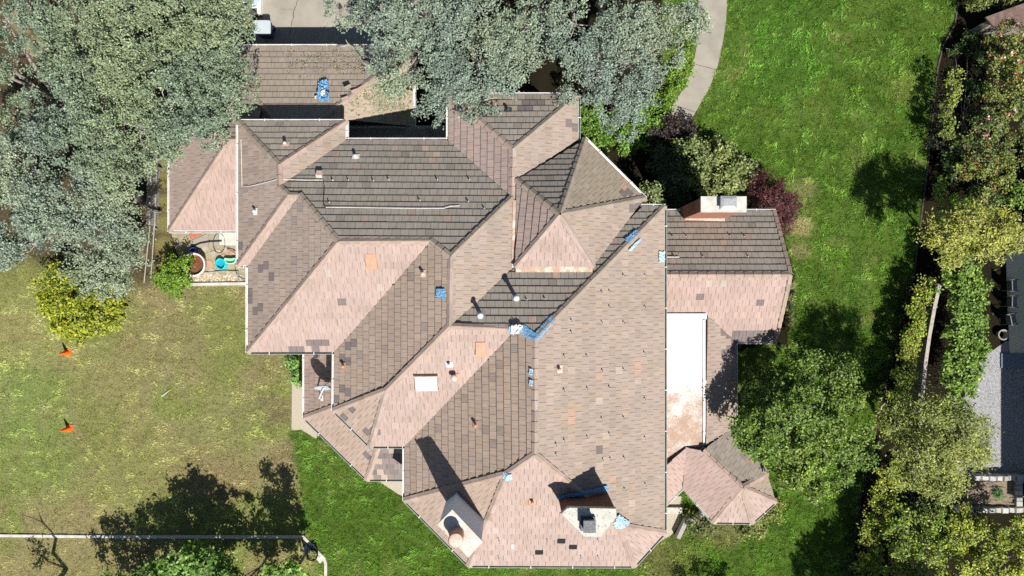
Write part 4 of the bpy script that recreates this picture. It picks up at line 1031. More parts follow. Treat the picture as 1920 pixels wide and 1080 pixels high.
# ---- trees just beyond the bottom edge; they throw the shadows over the lawn
DG = [(0.15, 0.26, 0.05), (0.09, 0.17, 0.03), (0.05, 0.09, 0.015)]
LT = [(0.20, 0.35, 0.06), (0.12, 0.24, 0.032), (0.30, 0.44, 0.10), (0.05, 0.10, 0.016)]
plant('garden_tree', 'bright green tree top at the bottom edge, left of the sapling and the potted plant', 'tree', [(348,1046,3.7,16,0.5),(332,1064,3.4,26,0.6),(372,1060,3.4,28,0.6),(396,1072,3.1,28,0.6),(302,1088,2.9,30,0.6),(355,1085,2.8,48,0.8),(410,1092,2.5,40,0.7),(320,1100,2.0,44,0.7),(380,1110,1.8,44,0.7)], LT, [3, 3, 2, 1], size=(0.20, 0.12), dens=6.0, per=40, cr=0.32, stem=0.1)
plant('garden_tree', 'bright green sapling at the bottom edge left of the potted plant', 'tree', [(512,1070,4.5,11,0.5),(546,1072,4.4,12,0.5),(530,1088,3.9,26,0.6),(515,1098,3.2,34,0.6),(552,1098,3.0,32,0.6),(535,1115,2.2,40,0.7)], LT, [3, 3, 2, 1], size=(0.19, 0.11), dens=7, per=40, cr=0.3, stem=0.08)
plant('garden_tree', 'slim dark shrub tree at the bottom edge between the two bright green ones', 'tree', [(418,1090,3.9,9,0.5),(444,1092,4.0,9,0.5),(468,1095,3.8,9,0.5),(440,1110,2.9,30,0.6),(480,1112,2.6,34,0.6)], DG, [2, 2, 1], size=(0.16, 0.10), dens=7, per=34, cr=0.26, stem=0.06)
plant('garden_tree', 'bushy tree at the bottom edge shading the lower left lawn', 'tree', [(256,1092,3.1,16,0.5),(174,1112,3.1,15,0.5),(215,1112,2.7,32,0.6),(275,1116,2.6,36,0.6),(180,1124,2.3,28,0.5),(245,1130,1.8,44,0.6)], DG, [2, 2, 1], size=(0.16, 0.10), dens=6, per=36, cr=0.28, stem=0.07)
plant('garden_tree', 'rounded tree at the bottom edge shading the lower right lawn', 'tree', [(1640,1165,5.2,50,1.2),(1600,1180,4.6,44,1.0),(1690,1160,4.8,48,1.0),(1660,1200,4.0,50,1.0),(1700,1130,5.6,34,0.9),(1640,1140,3.6,40,0.9),(1680,1120,4.2,46,0.9),(1620,1100,2.6,34,0.7)], DG, [2, 2, 1], size=(0.2, 0.13), dens=7, per=36, stem=0.12, plan=True)
bush('low shrub cut off by the bottom edge below the pavilion', [(1335,1105,1.0,16,0.4),(1295,1110,1.0,16,0.4),(1370,1110,1.1,18,0.4)], DG, [2, 2, 1])
# leaning snag with a few leafy twigs
t = thing('bare_tree', 'crooked bare tree at the bottom left edge, throwing a thin bent shadow', 'tree', PG(112, 1122))
sn = [(PG(112, 1122), 0.0), (PG(118, 1118), 0.9), (PG(150, 1112), 1.8), (PG(140, 1108), 2.8), (PG(163, 1110), 4.0), (PG(150, 1106), 4.9), (PG(156, 1108), 6.1)]
pts = [Vector((p.x, p.y, z)) for p, z in sn]
MB().tube(pts, [0.15, 0.13, 0.12, 0.09, 0.075, 0.05, 0.015], 7).build('trunk', M['bark'], t, True)
MB().tube([pts[2], pts[2] + Vector((-0.7, -0.1, 0.7)), pts[2] + Vector((-1.2, 0.0, 1.5))], [0.06, 0.045, 0.02], 5).build('branch', M['bark'], t)
MB().tube([pts[5], pts[5] + Vector((-0.5, 0.1, 0.2)), pts[5] + Vector((-0.9, 0.1, 0.4))], [0.03, 0.02, 0.01], 5).build('branch', M['bark'], t)
cc = np.array([pts[2] + Vector((-1.2 + 0.3 * i % 0.7, 0.1 * i - 0.2, 0.6 + 0.22 * i)) for i in range(6)])
v, col = leaves(cc, np.full(6, 0.28), np.full(6, 34), (0.15, 0.09), DG, [2, 2, 1]); np_mesh('foliage', v, 4, col, mat=LG, parent=t)
print('plants', TOTAL)
# ================================================================ THINGS ON THE ROOF
proj = {f: [(960 + p.x / (HC - p.z) * FPX, 540 - p.y / (HC - p.z) * FPX) for p in pts] for f, pts in polys.items()}
def RP(f, px, py, h=0.0):
    a, b, c = frames[f]['abc']; u, v = (px - 960) / FPX, (540 - py) / FPX
    d = (HC - c) / (1 + a * u + b * v); return Vector((u * d, v * d, HC - d)) + frames[f]['n'] * h
def face_at(px, py):
    best = None
    for f, pp in proj.items():
        if inpoly(np.array([px]), np.array([py]), pp)[0]:
            z = RP(f, px, py).z
            if best is None or z > best[0]: best = (z, f)
    return best[1] if best else None
def slope_m(f, p):
    fr = frames[f]; m = Matrix((fr['al'], fr['up'], fr['n'])).transposed().to_4x4(); m.translation = p; return m

def brick_mat(name, c1, c2, mortar):
    m, nt, b = mat_new(name)
    pos = nd(nt, 'ShaderNodeNewGeometry').outputs['Position']; sp = nd(nt, 'ShaderNodeSeparateXYZ'); nt.links.new(pos, sp.inputs[0])
    ad = nd(nt, 'ShaderNodeMath', operation='ADD'); nt.links.new(sp.outputs[0], ad.inputs[0]); nt.links.new(sp.outputs[1], ad.inputs[1])
    cb = nd(nt, 'ShaderNodeCombineXYZ'); nt.links.new(ad.outputs[0], cb.inputs[0]); nt.links.new(sp.outputs[2], cb.inputs[1])
    br = nd(nt, 'ShaderNodeTexBrick'); br.inputs['Scale'].default_value = 1.0; br.inputs['Brick Width'].default_value = 0.21; br.inputs['Row Height'].default_value = 0.075; br.inputs['Mortar Size'].default_value = 0.009
    br.inputs['Color1'].default_value = (*c1, 1); br.inputs['Color2'].default_value = (*c2, 1); br.inputs['Mortar'].default_value = (*mortar, 1)
    nt.links.new(cb.outputs[0], br.inputs['Vector'])
    c = mixrgb(nt, noise_fac(nt, pos, 6, 0.4, 0.7), br.outputs['Color'], mixrgb(nt, 1.0, br.outputs['Color'], (0.75, 0.7, 0.7), 'MULTIPLY'))
    nt.links.new(c, b.inputs['Base Color']); b.inputs['Roughness'].default_value = 0.95
    bp = nd(nt, 'ShaderNodeBump', Strength=0.7, Distance=0.01); nt.links.new(br.outputs['Fac'], bp.inputs['Height']); bp.invert = True; nt.links.new(bp.outputs[0], b.inputs['Normal'])
    return m
M['brickA'] = brick_mat('brown_chimney_brick', (0.21, 0.085, 0.058), (0.15, 0.060, 0.042), (0.17, 0.12, 0.10))
M['brickB'] = brick_mat('orange_chimney_brick', (0.46, 0.165, 0.095), (0.36, 0.12, 0.07), (0.40, 0.30, 0.24))

# south chimney: brown brick, lichened concrete cap, dark square flue
zc = 9.05
capp = [P(x, y, zc) for x, y in ((1051,963),(1065,951),(1155,953),(1156,970),(1127,1007),(1095,1007))]
body = offset_poly(capp, 0.03)
ch = MB().prism(body, 5.8, zc - 0.10).build('chimney', M['brickA'], house); tag(ch, 'brown brick chimney with lichened concrete cap and dark square flue')
cb_ = offset_poly(capp, -0.02); MB().prism(cb_, zc - 0.10, zc, offset_poly(capp, 0.02)).build('chimney_cap', M['capstone'], ch)
fc = P(1103, 980, zc)
MB().prism([(fc.x - 0.30, fc.y - 0.28), (fc.x + 0.26, fc.y - 0.28), (fc.x + 0.26, fc.y + 0.26), (fc.x - 0.30, fc.y + 0.26)], zc, zc + 0.12).box((fc.x, fc.y, zc + 0.25), (0.40, 0.40, 0.30)).build('flue', M['dark_metal'], ch)
MB().box((fc.x, fc.y, zc + 0.44), (0.46, 0.46, 0.04)).build('flue_cover', M['dark_metal'], ch)
# south-west chimney: rendered block set diagonally, stained cap, clay pot
za = 9.2
capq = [P(x, y, za) for x, y in ((848,957),(904,1016),(878,1044),(821,984))]
ca = MB().prism(offset_poly(capq, 0.02), 5.0, za - 0.06).build('chimney', M['skytint'], house); tag(ca, 'pale rendered chimney set diagonally with a round clay pot')
MB().prism(offset_poly(capq, -0.02), za - 0.06, za).build('chimney_cap', M['capstain'], ca)
pc0 = P(857, 1002, za)
MB().lathe((pc0.x, pc0.y, za), [(0.28, 0), (0.29, 0.06), (0.265, 0.10), (0.25, 0.50), (0.28, 0.54), (0.28, 0.60), (0.22, 0.60), (0.0, 0.585)], 24).build('chimney_pot', M['terracotta'], ca, True)
MB().lathe((pc0.x, pc0.y, za + 0.603), [(0.27, 0), (0.24, 0.02), (0.0, 0.03)], 24).build('pot_lid', M['pinkclay'], ca, True)
# east chimney
ze = 6.1
cape = [P(x, y, ze) for x, y in ((1315,369),(1399,369),(1399,397),(1315,397))]
ce = MB().prism(offset_poly(cape, 0.02), 0, ze - 0.10).build('chimney', M['brickB'], house); tag(ce, 'orange brick chimney with pale cap and metal cowl at the right wing')
MB().prism(offset_poly(cape, -0.02), ze - 0.10, ze).build('chimney_cap', M['kerb'], ce)
cc_ = P(1363, 381, ze)
MB().prism([(cc_.x - 0.32, cc_.y - 0.26), (cc_.x + 0.32, cc_.y - 0.26), (cc_.x + 0.32, cc_.y + 0.26), (cc_.x - 0.32, cc_.y + 0.26)], ze, ze + 0.20, [(cc_.x - 0.26, cc_.y - 0.20), (cc_.x + 0.26, cc_.y - 0.20), (cc_.x + 0.26, cc_.y + 0.20), (cc_.x - 0.26, cc_.y + 0.20)]).build('cowl', M['metal'], ce)
MB().prism([(cc_.x - 0.34, cc_.y - 0.28), (cc_.x + 0.34, cc_.y - 0.28), (cc_.x + 0.34, cc_.y + 0.28), (cc_.x - 0.34, cc_.y + 0.28)], ze + 0.24, ze + 0.27, [(cc_.x - 0.22, cc_.y - 0.16), (cc_.x + 0.22, cc_.y - 0.16), (cc_.x + 0.22, cc_.y + 0.16), (cc_.x - 0.22, cc_.y + 0.16)]).build('cowl_hood', M['metal'], ce)
MB().sweep([RP('M_N', 1284, 411, 0.07), RP('M_N', 1358, 414, 0.07)], [(-0.07, 0), (0.07, 0), (0.07, 0.03), (-0.07, 0.03)]).build('flashing', M['pinkclay'], ce)

# tower fascia and the metal valley beside it
MB().sweep([XYZ['t5'] + Vector((0, -0.02, -0.16)), XYZ['t4'] + Vector((0, -0.02, -0.16))], [(-0.03, 0), (0.20, 0), (0.20, 0.13), (-0.03, 0.16)]).build('fascia', M['rustwood'], house)
va, vb = XYZ['V1'] + Vector((-0.03, -0.75, 0.13)), XYZ['V5'] + Vector((-0.03, 0.05, 0.13))
MB().sweep([va, vb], [(-0.09, 0.0), (0.09, 0.0), (0.09, 0.02), (-0.09, 0.02)]).build('valley_flashing', M['rustwood'], house)
# low wall and step beside the pavilion
MB().sweep([PG(1268, 1004), PG(1283, 972), PG(1303, 968), PG(1318, 955)], [(-0.10, 0), (0.10, 0), (0.10, 0.45), (-0.10, 0.45)]).build('porch_wall', surf('mauve_grey_coping', (0.40, 0.36, 0.36), (0.33, 0.30, 0.30), 4, 0.9), house)
MB().box(PG(1262, 955) + Vector((0, 0, 0.1)), (0.9, 0.3, 0.2)).build('step', M['kerb'], house)

# vents
def pipe_vent(f, px, py, r, h, mat, capm, tall=False, rz=0.0):
    p = RP(f, px, py, 0.05)
    b = MB(); b.box((0, 0, 0), (0.30 if not tall else 0.34, 0.24 if not tall else 0.34, 0.012), M=slope_m(f, p + frames[f]['n'] * 0.012) @ Matrix.Rotation(rz, 4, 'Z'))
    o = b.build('vent_pipe', M[mat], house)
    MB().lathe(p - Vector((0, 0, 0.08)), [(r * 1.35, 0), (r * 1.1, 0.10), (r, 0.14), (r, h)], 12).build('pipe', M[mat], o, True)
    MB().lathe(p + Vector((0, 0, h - 0.10)), [(r * 1.55, 0), (r * 1.6, 0.05), (r * 0.9, 0.09), (0.0, 0.10)], 14).build('pipe_cap', M[capm], o, True)
pipe_vent('F_N', 968, 560, 0.075, 0.75, 'metal', 'white', True); pipe_vent('F_N', 902, 592, 0.075, 0.70, 'metal', 'white', True)
pipe_vent('E_S', 853, 705, 0.085, 0.42, 'terracotta', 'pinkclay', True)
for f, px, py, m in [('A_N',537,271,'pinkclay'),('C_N',668,295,'white'),('A_W',481,397,'white'),('D_W',795,513,'pinkclay'),('D_W',646,686,'terracotta'),('G_W',893,796,'terracotta'),('H_E',1048,692,'pinkclay'),('E_S',843,682,'white'),('K_S',998,938,'terracotta'),('L_W',594,665,'dark_metal'),('J_N',953,208,'dark_metal'),('J_N',907,218,'dark_metal')]:
    pipe_vent(f, px, py, 0.045, 0.26, m, m)
b = MB().box((0, 0, 0.11), (0.24, 0.26, 0.16), M=slope_m('C_N', RP('C_N', 600, 330, 0.12))); b.build('box_vent', M['pinkclay'], house)
for f, px, py in (('B_S', 697, 488), ('E_S', 902, 652)):
    m = slope_m(f, RP(f, px, py, 0.05)); w, l = 0.23, 0.31
    v = [m @ Vector(q) for q in ((-w, -l, 0.12), (w, -l, 0.12), (w * 0.82, l, 0.03), (-w * 0.82, l, 0.03), (-w, -l, 0), (w, -l, 0), (w * 0.82, l, 0), (-w * 0.82, l, 0))]
    MB().add(v, [(0, 1, 2, 3), (0, 4, 5, 1), (1, 5, 6, 2), (2, 6, 7, 3), (3, 7, 4, 0)]).build('attic_vent', M['terracotta'], house)
# skylight
m = slope_m('E_S', RP('E_S', 800, 714, 0.06))
sk = MB(); w, l = 0.43, 0.35
for cx, cy, sx, sy in ((0, l, 2 * w + 0.10, 0.06), (0, -l, 2 * w + 0.10, 0.06), (w, 0, 0.06, 2 * l), (-w, 0, 0.06, 2 * l)): sk.box((0, 0, 0), (sx, sy, 0.16), M=m @ Matrix.Translation((cx, cy, 0.06)))
so = sk.build('skylight', M['rustwood'], house); tag(so, 'square skylight with white dome')
g = 8; vs = []
for j in range(g + 1):
    for i in range(g + 1):
        u, v_ = i / g * 2 - 1, j / g * 2 - 1; vs.append(m @ Vector((u * w, v_ * l, 0.15 + 0.07 * (1 - u ** 4) * (1 - v_ ** 4))))
MB().add(vs, [(j * (g + 1) + i, j * (g + 1) + i + 1, (j + 1) * (g + 1) + i + 1, (j + 1) * (g + 1) + i) for j in range(g) for i in range(g)]).build('dome', surf('white_acrylic', (0.86, 0.86, 0.86), (0.82, 0.82, 0.83), 4, 0.3, spec=0.5), so, True)

# little upright hooks: one shared shape
hk = MB().lathe((0, 0, 0), [(0.035, 0), (0.035, 0.015), (0.016, 0.02), (0.016, 0.10)], 8).box((0.0, -0.02, 0.11), (0.035, 0.08, 0.02))
hm = bpy.data.meshes.new('roof_hook'); hm.from_pydata(hk.v, [], hk.f); hm.update(); hm.materials.append(M['white']); hm.materials.append(M['dark_metal'])
for pl in hm.polygons:
    if pl.center.z > 0.03: pl.material_index = 1
HK = [('C_N', x, y) for x, y in ((729,338),(820,338),(880,338),(787,377),(878,379),(908,392),(624,339),(653,339),(617,381),(700,340))] + [('M_N', x, y) for x, y in ((1261,444),(1287,444),(1369,443),(1396,444),(1264,481),(1318,482),(1403,482))]
HK += [('H_E', x, y) for x, y in ((1057,667),(1099,666),(1207,661),(1128,693),(1168,692),(1057,731),(1100,727),(1141,724),(1208,747),(1127,783),(1168,782),(1141,812),(1100,818),(1057,825),(1208,820),(1129,860),(1143,859),(1169,857),(1168,516),(1208,516),(1127,546),(1141,545),(1141,574),(1208,575),(1127,603),(1168,604),(1209,907),(1170,916),(1070,600),(1070,622),(1042,832),(1042,851))]
HK += [('K_S', x, y) for x, y in ((935,1008),(1026,1010),(1121,1010),(935,1041),(1001,1041),(1089,1041),(1121,1041))] + [('F_N', 988, 563), ('F_N', 1022, 561)]
for f, x, y in HK:
    ob = bpy.data.objects.new('roof_hook', hm); ob.location = RP(f, x, y, 0.05); ob.rotation_euler = (0, 0, random.uniform(-0.4, 0.4)); ob.scale = (1.0, 1.0, 1.1); ob.parent = house; C.objects.link(ob)

def onroof(l, h): return [RP(f, x, y, h) for f, x, y in l]
MB().tube(onroof([('A_W',455,262),('A_W',456,300),('A_W',457,350),('A_W',470,350),('A_W',500,343),('A_W',522,337)], 0.085) + onroof([('C_N',545,339),('C_N',575,340),('C_N',606,340)], 0.08), 0.012).build('conduit', M['white'], house)
MB().tube(onroof([('C_N',607,341),('C_N',609,352),('C_N',607,385),('C_N',611,391)], 0.08), 0.013).build('conduit', M['rubber'], house)
MB().tube(onroof([('C_N',612,391),('C_N',700,392),('C_N',780,393),('C_N',832,393),('C_N',845,389),('C_N',862,388)], 0.08), 0.013).build('conduit', M['white'], house)
MB().tube(onroof([('M_N',1247,484),('M_N',1273,484)], 0.085), 0.02).build('conduit', M['white'], house)
for px, py, w, l in ((1052.5,1012,0.33,0.27),(1074.5,1023,0.33,0.27),(1011,1033,0.33,0.27)):
    MB().box((0, 0, 0), (w, l, 0.012), M=slope_m('K_S', RP('K_S', px, py, 0.078))).build('roof_patch', M['black'], house)
MB().box((0, 0, 0), (0.11, 0.27, 0.012), M=slope_m('K_S', RP('K_S', 961, 1022, 0.078))).build('roof_patch', M['plastic_white'], house)

# crumpled sheets lying on the tiles
def tarp(name, label, poly, mat, step=1.6, h=0.07, crump=0.05, cat='tarp', seed=1, group=None):
    r = np.random.default_rng(seed)
    x0, x1 = min(p[0] for p in poly), max(p[0] for p in poly); y0, y1 = min(p[1] for p in poly), max(p[1] for p in poly)
    nx_, ny_ = max(2, int((x1 - x0) / step) + 1), max(2, int((y1 - y0) / step) + 1)
    idx, vs, fs = {}, [], []
    for j in range(ny_ + 1):
        for i in range(nx_ + 1):
            px, py = x0 + (x1 - x0) * i / nx_ + r.normal(0, step * 0.22), y0 + (y1 - y0) * j / ny_ + r.normal(0, step * 0.22)
            if not inpoly(np.array([px]), np.array([py]), poly)[0]: continue
            f = face_at(px, py)
            if f is None: continue
            vs.append(RP(f, px, py, h + 0.03 + abs(r.normal(0, crump)))); idx[i, j] = len(vs) - 1
    for (i, j) in idx:
        q = [(i, j), (i + 1, j), (i + 1, j + 1), (i, j + 1)]
        if all(k in idx for k in q):
            a, b_, c, d = [idx[k] for k in q]; fs += [(a, b_, c), (a, c, d)]
    if not fs: return None
    o = meshob(name, vs, fs, M[mat]); sm = o.modifiers.new('thickness', 'SOLIDIFY'); sm.thickness = 0.006
    return tag(o, label, cat, group)
tarp('tarp', 'crumpled blue tarp taped along the ridge junction at the roof centre', [(953,612),(984,610),(1002,625),(1034,592),(1042,597),(1008,638),(997,638),(978,626),(955,624)], 'tarp', 1.5, h=0.06, crump=0.008)
tarp('plastic_sheet', 'white plastic sheet lump on the blue tarp at the roof centre', [(957,614),(978,612),(984,622),(975,627),(959,624)], 'plastic_white', 1.5, 0.14, 0.05, 'plastic sheet', 3)
tarp('tarp', 'small square blue tarp patch beside the left ridge', [(821,541),(840,540),(840,561),(820,561)], 'tarp', 1.6, crump=0.02)
tarp('tarp', 'pale blue tarp patch at the right eave of the main roof', [(1231,471),(1244,471),(1244,493),(1231,493)], 'tarp_pale', 1.5, crump=0.02)
tarp('tarp', 'torn pale blue tarp strip along the upper right hip', [(1173,470),(1196,446),(1200,450),(1180,473)], 'tarp_pale', 1.3, crump=0.02)
tarp('tarp', 'blue tarp scrap on the dark side of the upper right hip', [(1168,452),(1192,432),(1197,437),(1178,458)], 'tarp', 1.3, crump=0.02)
tarp('tarp', 'blue tarp scrap stuck to the upper end of the long ridge', [(994,690),(1003,690),(1003,704),(995,704)], 'tarp_pale', 1.3, crump=0.02)
tarp('tarp', 'second blue tarp scrap on the long ridge, below its neighbour', [(994,711),(1003,711),(1003,724),(995,724)], 'tarp_pale', 1.3, crump=0.02)
tarp('tarp', 'little pale blue tarp patch on the hip above the diagonal chimney', [(944,884),(961,884),(961,897),(946,899)], 'tarp_pale', 1.3, crump=0.02)
tarp('tarp', 'blue tarp strip folded along the foot of the brown brick chimney', [(1044,929),(1060,920),(1100,916),(1136,909),(1139,918),(1100,924),(1062,929),(1048,937)], 'tarp', 1.2, 0.09, 0.02)
tarp('tarp', 'pale blue tarp scrap at the right corner of the brown brick chimney', [(1150,968),(1158,962),(1178,976),(1176,984),(1160,990),(1150,984)], 'tarp_pale', 1.4, crump=0.03)
tarp('tarp', 'heap of crumpled blue tarp on the garage roof', [(594,188),(598,172),(596,164),(604,156),(614,154),(620,160),(622,170),(612,176),(621,179),(620,196),(598,195)], 'tarp', 1.5, 0.12, 0.07)
tarp('plastic_sheet', 'white plastic bag on the blue tarp heap on the garage roof', [(603,178),(612,174),(613,186),(604,188)], 'plastic_white', 1.4, 0.24, 0.03, 'plastic sheet', 5)
tarp('plastic_sheet', 'white plastic scrap left of the blue tarp heap on the garage roof', [(591,184),(599,184),(598,192),(592,190)], 'plastic_white', 1.4, 0.12, 0.03, 'plastic sheet', 6)

# loose broken tiles on the garage hip
for (px, py, rz, c, lb) in ((651,165,0.6,cg,'loose grey roof tile tilted on the garage hip'),(664,172,0.5,PINK,'loose pink roof tile below the garage hip'),(675,167,0.65,ORNG,'loose orange roof tile lying on the garage hip'),(646,186,0.5,PINK,'broken roof tile at the lower end of the garage hip')):
    f = face_at(px, py) or 'G_E'; m = slope_m('G_E', RP('G_E', px, py, 0.12)) @ Matrix.Rotation(rz, 4, 'Z') @ Matrix.Rotation(0.12, 4, 'X')
    mb_ = MB().box((0, 0, 0), (0.16, 0.34, 0.03), M=m); o = mb_.build('roof_tile', surf('loose_tile', c, tuple(k * 0.8 for k in c), 8, 0.9)); tag(o, lb, 'roof tile')
# fallen limb and leaf litter
t = thing('fallen_branch', 'pale broken limb lying over the garage eave by the driveway', 'branch', P(655, 90, 2.6))
MB().tube([P(632, 88, 2.75), P(645, 86, 2.8), P(655, 84, 2.85), P(663, 90, 2.95), P(668, 100, 3.1), P(682, 118, 3.5), P(700, 130, 4.0)], [0.02, 0.05, 0.07, 0.075, 0.07, 0.065, 0.06], 7).build('limb', M['palebark'], t, True)
MB().tube([P(655, 85, 2.85), P(650, 78, 3.2), P(648, 74, 3.3)], [0.03, 0.02, 0.01], 5).build('twig', M['palebark'], t)
tv, = [np.array([RP('G_E', *q, 0.07) for q in zip(rng.normal(725, 28, 260), rng.normal(188, 14, 260))])]
ok = [i for i, q in enumerate(tv) if q[0] < -4.8 and q[1] > 7.8]
v, col = leaves(tv[ok], np.full(len(ok), 0.10), np.full(len(ok), 5), (0.09, 0.06), [(0.36, 0.34, 0.22), (0.24, 0.29, 0.20), (0.32, 0.28, 0.20)], [1, 2, 2], 0.2, 2.5)
o = np_mesh('leaf_litter', v, 4, col, mat=LM); tag(o, 'fallen leaves scattered over the right slope of the garage roof', 'leaves', kind='stuff')
tv = np.array([RP('G_N', *q, 0.06) for q in zip(rng.uniform(540, 690, 150), rng.normal(118, 14, 150))])
v, col = leaves(tv, np.full(len(tv), 0.12), np.full(len(tv), 4), (0.08, 0.05), [(0.30, 0.27, 0.16), (0.20, 0.17, 0.11)], [1, 1], 0.2, 2.5)
o = np_mesh('leaf_litter', v, 4, col, mat=LM); tag(o, 'dry leaf specks on the front slope of the garage roof', 'leaves', kind='stuff')

# satellite dish
bp_ = RP('L_W', 605, 746, 0.06)
t = thing('satellite_dish', 'grey satellite dish on a bent mast on the low left roof', 'satellite dish', bp_)
MB().box((0, 0, 0), (0.26, 0.14, 0.02), M=slope_m('L_W', bp_)).build('mount', M['white'], t)
dc = P(606, 724, 4.25)
MB().tube([bp_, bp_ + Vector((0, 0.05, 0.45)), dc + Vector((0, -0.10, -0.05))], 0.028, 8).build('mast', M['white'], t, True)
nrm = Vector((0.06, -0.93, 0.36)).normalized(); rot = nrm.to_track_quat('Z', 'Y').to_matrix().to_4x4(); rot.translation = dc
MB().lathe((0, 0, 0), [(0.0, 0.0), (0.15, 0.012), (0.30, 0.05), (0.40, 0.095), (0.41, 0.10), (0.40, 0.085), (0.30, 0.038), (0.15, 0.0), (0.0, -0.012)], 28, M=rot, cap=False).build('dish', surf('dish_grey', (0.36, 0.42, 0.46), (0.32, 0.37, 0.41), 3, 0.5), t, True)
MB().tube([dc + Vector((0.05, 0.05, -0.10)), P(618, 716, 4.25), P(622, 713, 4.3)], 0.014, 6).build('feed_arm', M['white'], t)
MB().box(P(622, 712, 4.32), (0.07, 0.10, 0.07)).build('receiver', M['white'], t)

# ================================================================ THINGS ON THE GROUND
def cone(px, py, label):
    p = PG(px, py); t = thing('traffic_cone', label, 'traffic cone', p, 'orange traffic cones on the dry lawn')
    om = bpy.data.materials.get('orange_plastic') or surf('orange_plastic', (0.82, 0.15, 0.02), (0.74, 0.12, 0.015), 5, 0.5)
    MB().prism([(p.x + 0.18 * sx, p.y + 0.18 * sy) for sx, sy in ((-1, -0.8), (-0.8, -1), (0.8, -1), (1, -0.8), (1, 0.8), (0.8, 1), (-0.8, 1), (-1, 0.8))], 0.0, 0.04).build('base', om, t)
    MB().lathe(p, [(0.135, 0.03), (0.12, 0.06), (0.032, 0.68), (0.026, 0.70), (0.016, 0.70), (0.0, 0.66)], 20).build('cone_body', om, t, True)
cone(127, 661, 'orange traffic cone just below the round yellow-green bush'); cone(130, 803, 'orange traffic cone alone on the dry lawn, lower of the two')
# toy stick
a, b = PG(304, 743), PG(321, 730); d = (b - a)
t = thing('toy_stick', 'thin blue and yellow toy stick lying on the dry lawn', 'toy', (a + b) / 2)
MB().tube([a + Vector((0, 0, 0.06)), a.lerp(b, 0.68) + Vector((0, 0, 0.06))], 0.022, 6).build('shaft', surf('pale_blue_plastic', (0.35, 0.58, 0.70), (0.6, 0.7, 0.75), 5, 0.4), t)
MB().tube([a.lerp(b, 0.69) + Vector((0, 0, 0.06)), b + Vector((0, 0, 0.06))], [0.022, 0.012], 6).build('tip', surf('yellow_plastic', (0.75, 0.55, 0.05), rough=0.4), t)
# wheeled bin by the driveway
bz = 1.02; q = P(491, 51, bz)
t = thing('wheeled_bin', 'navy wheeled bin with a pale grey lid beside the driveway', 'bin', (q.x, q.y, 0))
nav = surf('navy_plastic', (0.02, 0.05, 0.16), (0.015, 0.04, 0.12), 4, 0.5)
MB().prism([(q.x + sx * 0.28, q.y + sy * 0.24) for sx, sy in ((-1, -1), (1, -1), (1, 1), (-1, 1))], 0.08, 0.98, [(q.x + sx * 0.37, q.y + sy * 0.31) for sx, sy in ((-1, -1), (1, -1), (1, 1), (-1, 1))]).build('body', nav, t)
rr = [(0.43, -0.33), (0.40, -0.37), (-0.40, -0.37), (-0.43, -0.33), (-0.43, 0.31), (-0.38, 0.37), (0.38, 0.37), (0.43, 0.31)]
MB().prism([(q.x + x, q.y + y) for x, y in rr], 0.98, 1.03, [(q.x + x * 0.93, q.y + y * 0.92) for x, y in rr]).build('lid', surf('pale_grey_plastic', (0.46, 0.52, 0.55), (0.42, 0.47, 0.50), 3, 0.5), t)
MB().tube([(q.x - 0.33, q.y + 0.40, 0.93), (q.x + 0.33, q.y + 0.40, 0.93)], 0.02, 6).build('handle', nav, t)
for sx in (-1, 1):
    mw = Matrix.Translation((q.x + sx * 0.30, q.y + 0.27, 0.11)) @ Matrix.Rotation(math.pi / 2, 4, 'Y'); MB().lathe((0, 0, 0), [(0.11, -0.03), (0.11, 0.03)], 14, M=mw).build('wheel', M['rubber'], t)
# dark covered heap, glass frame, white wall beside the driveway
q = PG(473, 28); t = thing('covered_grill', 'dark grey fabric cover over a garden grill above the bin', 'grill cover', q)
cv = surf('charcoal_fabric', (0.075, 0.07, 0.072), (0.11, 0.10, 0.10), 6, 0.8)
hexp = [(-0.33, -0.12), (-0.12, -0.30), (0.22, -0.26), (0.34, 0.05), (0.10, 0.30), (-0.24, 0.24)]
MB().prism([(q.x + x, q.y + y) for x, y in hexp], 0, 0.85, [(q.x + x * 0.55, q.y + y * 0.5) for x, y in hexp]).build('cover', cv, t)
MB().tube([(q.x - 0.16, q.y, 0.86), (q.x + 0.02, q.y + 0.02, 0.90), (q.x + 0.16, q.y + 0.03, 0.86)], 0.02, 5).build('fold', cv, t)
t = thing('glass_frame', 'white-framed glass cold frame at the top edge left of the driveway', 'cold frame', PG(472, 2))
fr_ = [P(458, 18, 0.3), P(487, 12, 0.3), P(487, -30, 0.6), P(452, -30, 0.6)]
gl = surf('pale_glass', (0.30, 0.40, 0.46), (0.42, 0.50, 0.54), 8, 0.15, spec=0.6)
MB().add([f_ for f_ in fr_] + [f_ - Vector((0, 0, 0.02)) for f_ in fr_], [(0, 1, 2, 3), (7, 6, 5, 4), (0, 4, 5, 1), (1, 5, 6, 2), (2, 6, 7, 3), (3, 7, 4, 0)]).build('pane', gl, t)
for i in range(4): MB().tube([fr_[i] + Vector((0, 0, 0.02)), fr_[(i + 1) % 4] + Vector((0, 0, 0.02))], 0.035, 4).build('frame_bar', M['white'], t)
MB().tube([fr_[0].lerp(fr_[1], 0.5) + Vector((0, 0, 0.02)), fr_[3].lerp(fr_[2], 0.6) + Vector((0, 0, 0.02))], 0.03, 4).build('frame_bar', M['white'], t)
for f_ in fr_: MB().tube([Vector((f_.x, f_.y, 0)), f_], 0.03, 4).build('leg', M['white'], t)
o = MB().sweep([PG(490, -60), PG(490, 30)], [(-0.09, 0), (0.09, 0), (0.09, 0.35), (-0.09, 0.35)]).build('garden_wall', M['white']); tag(o, 'low white garden wall along the left side of the driveway', 'wall')

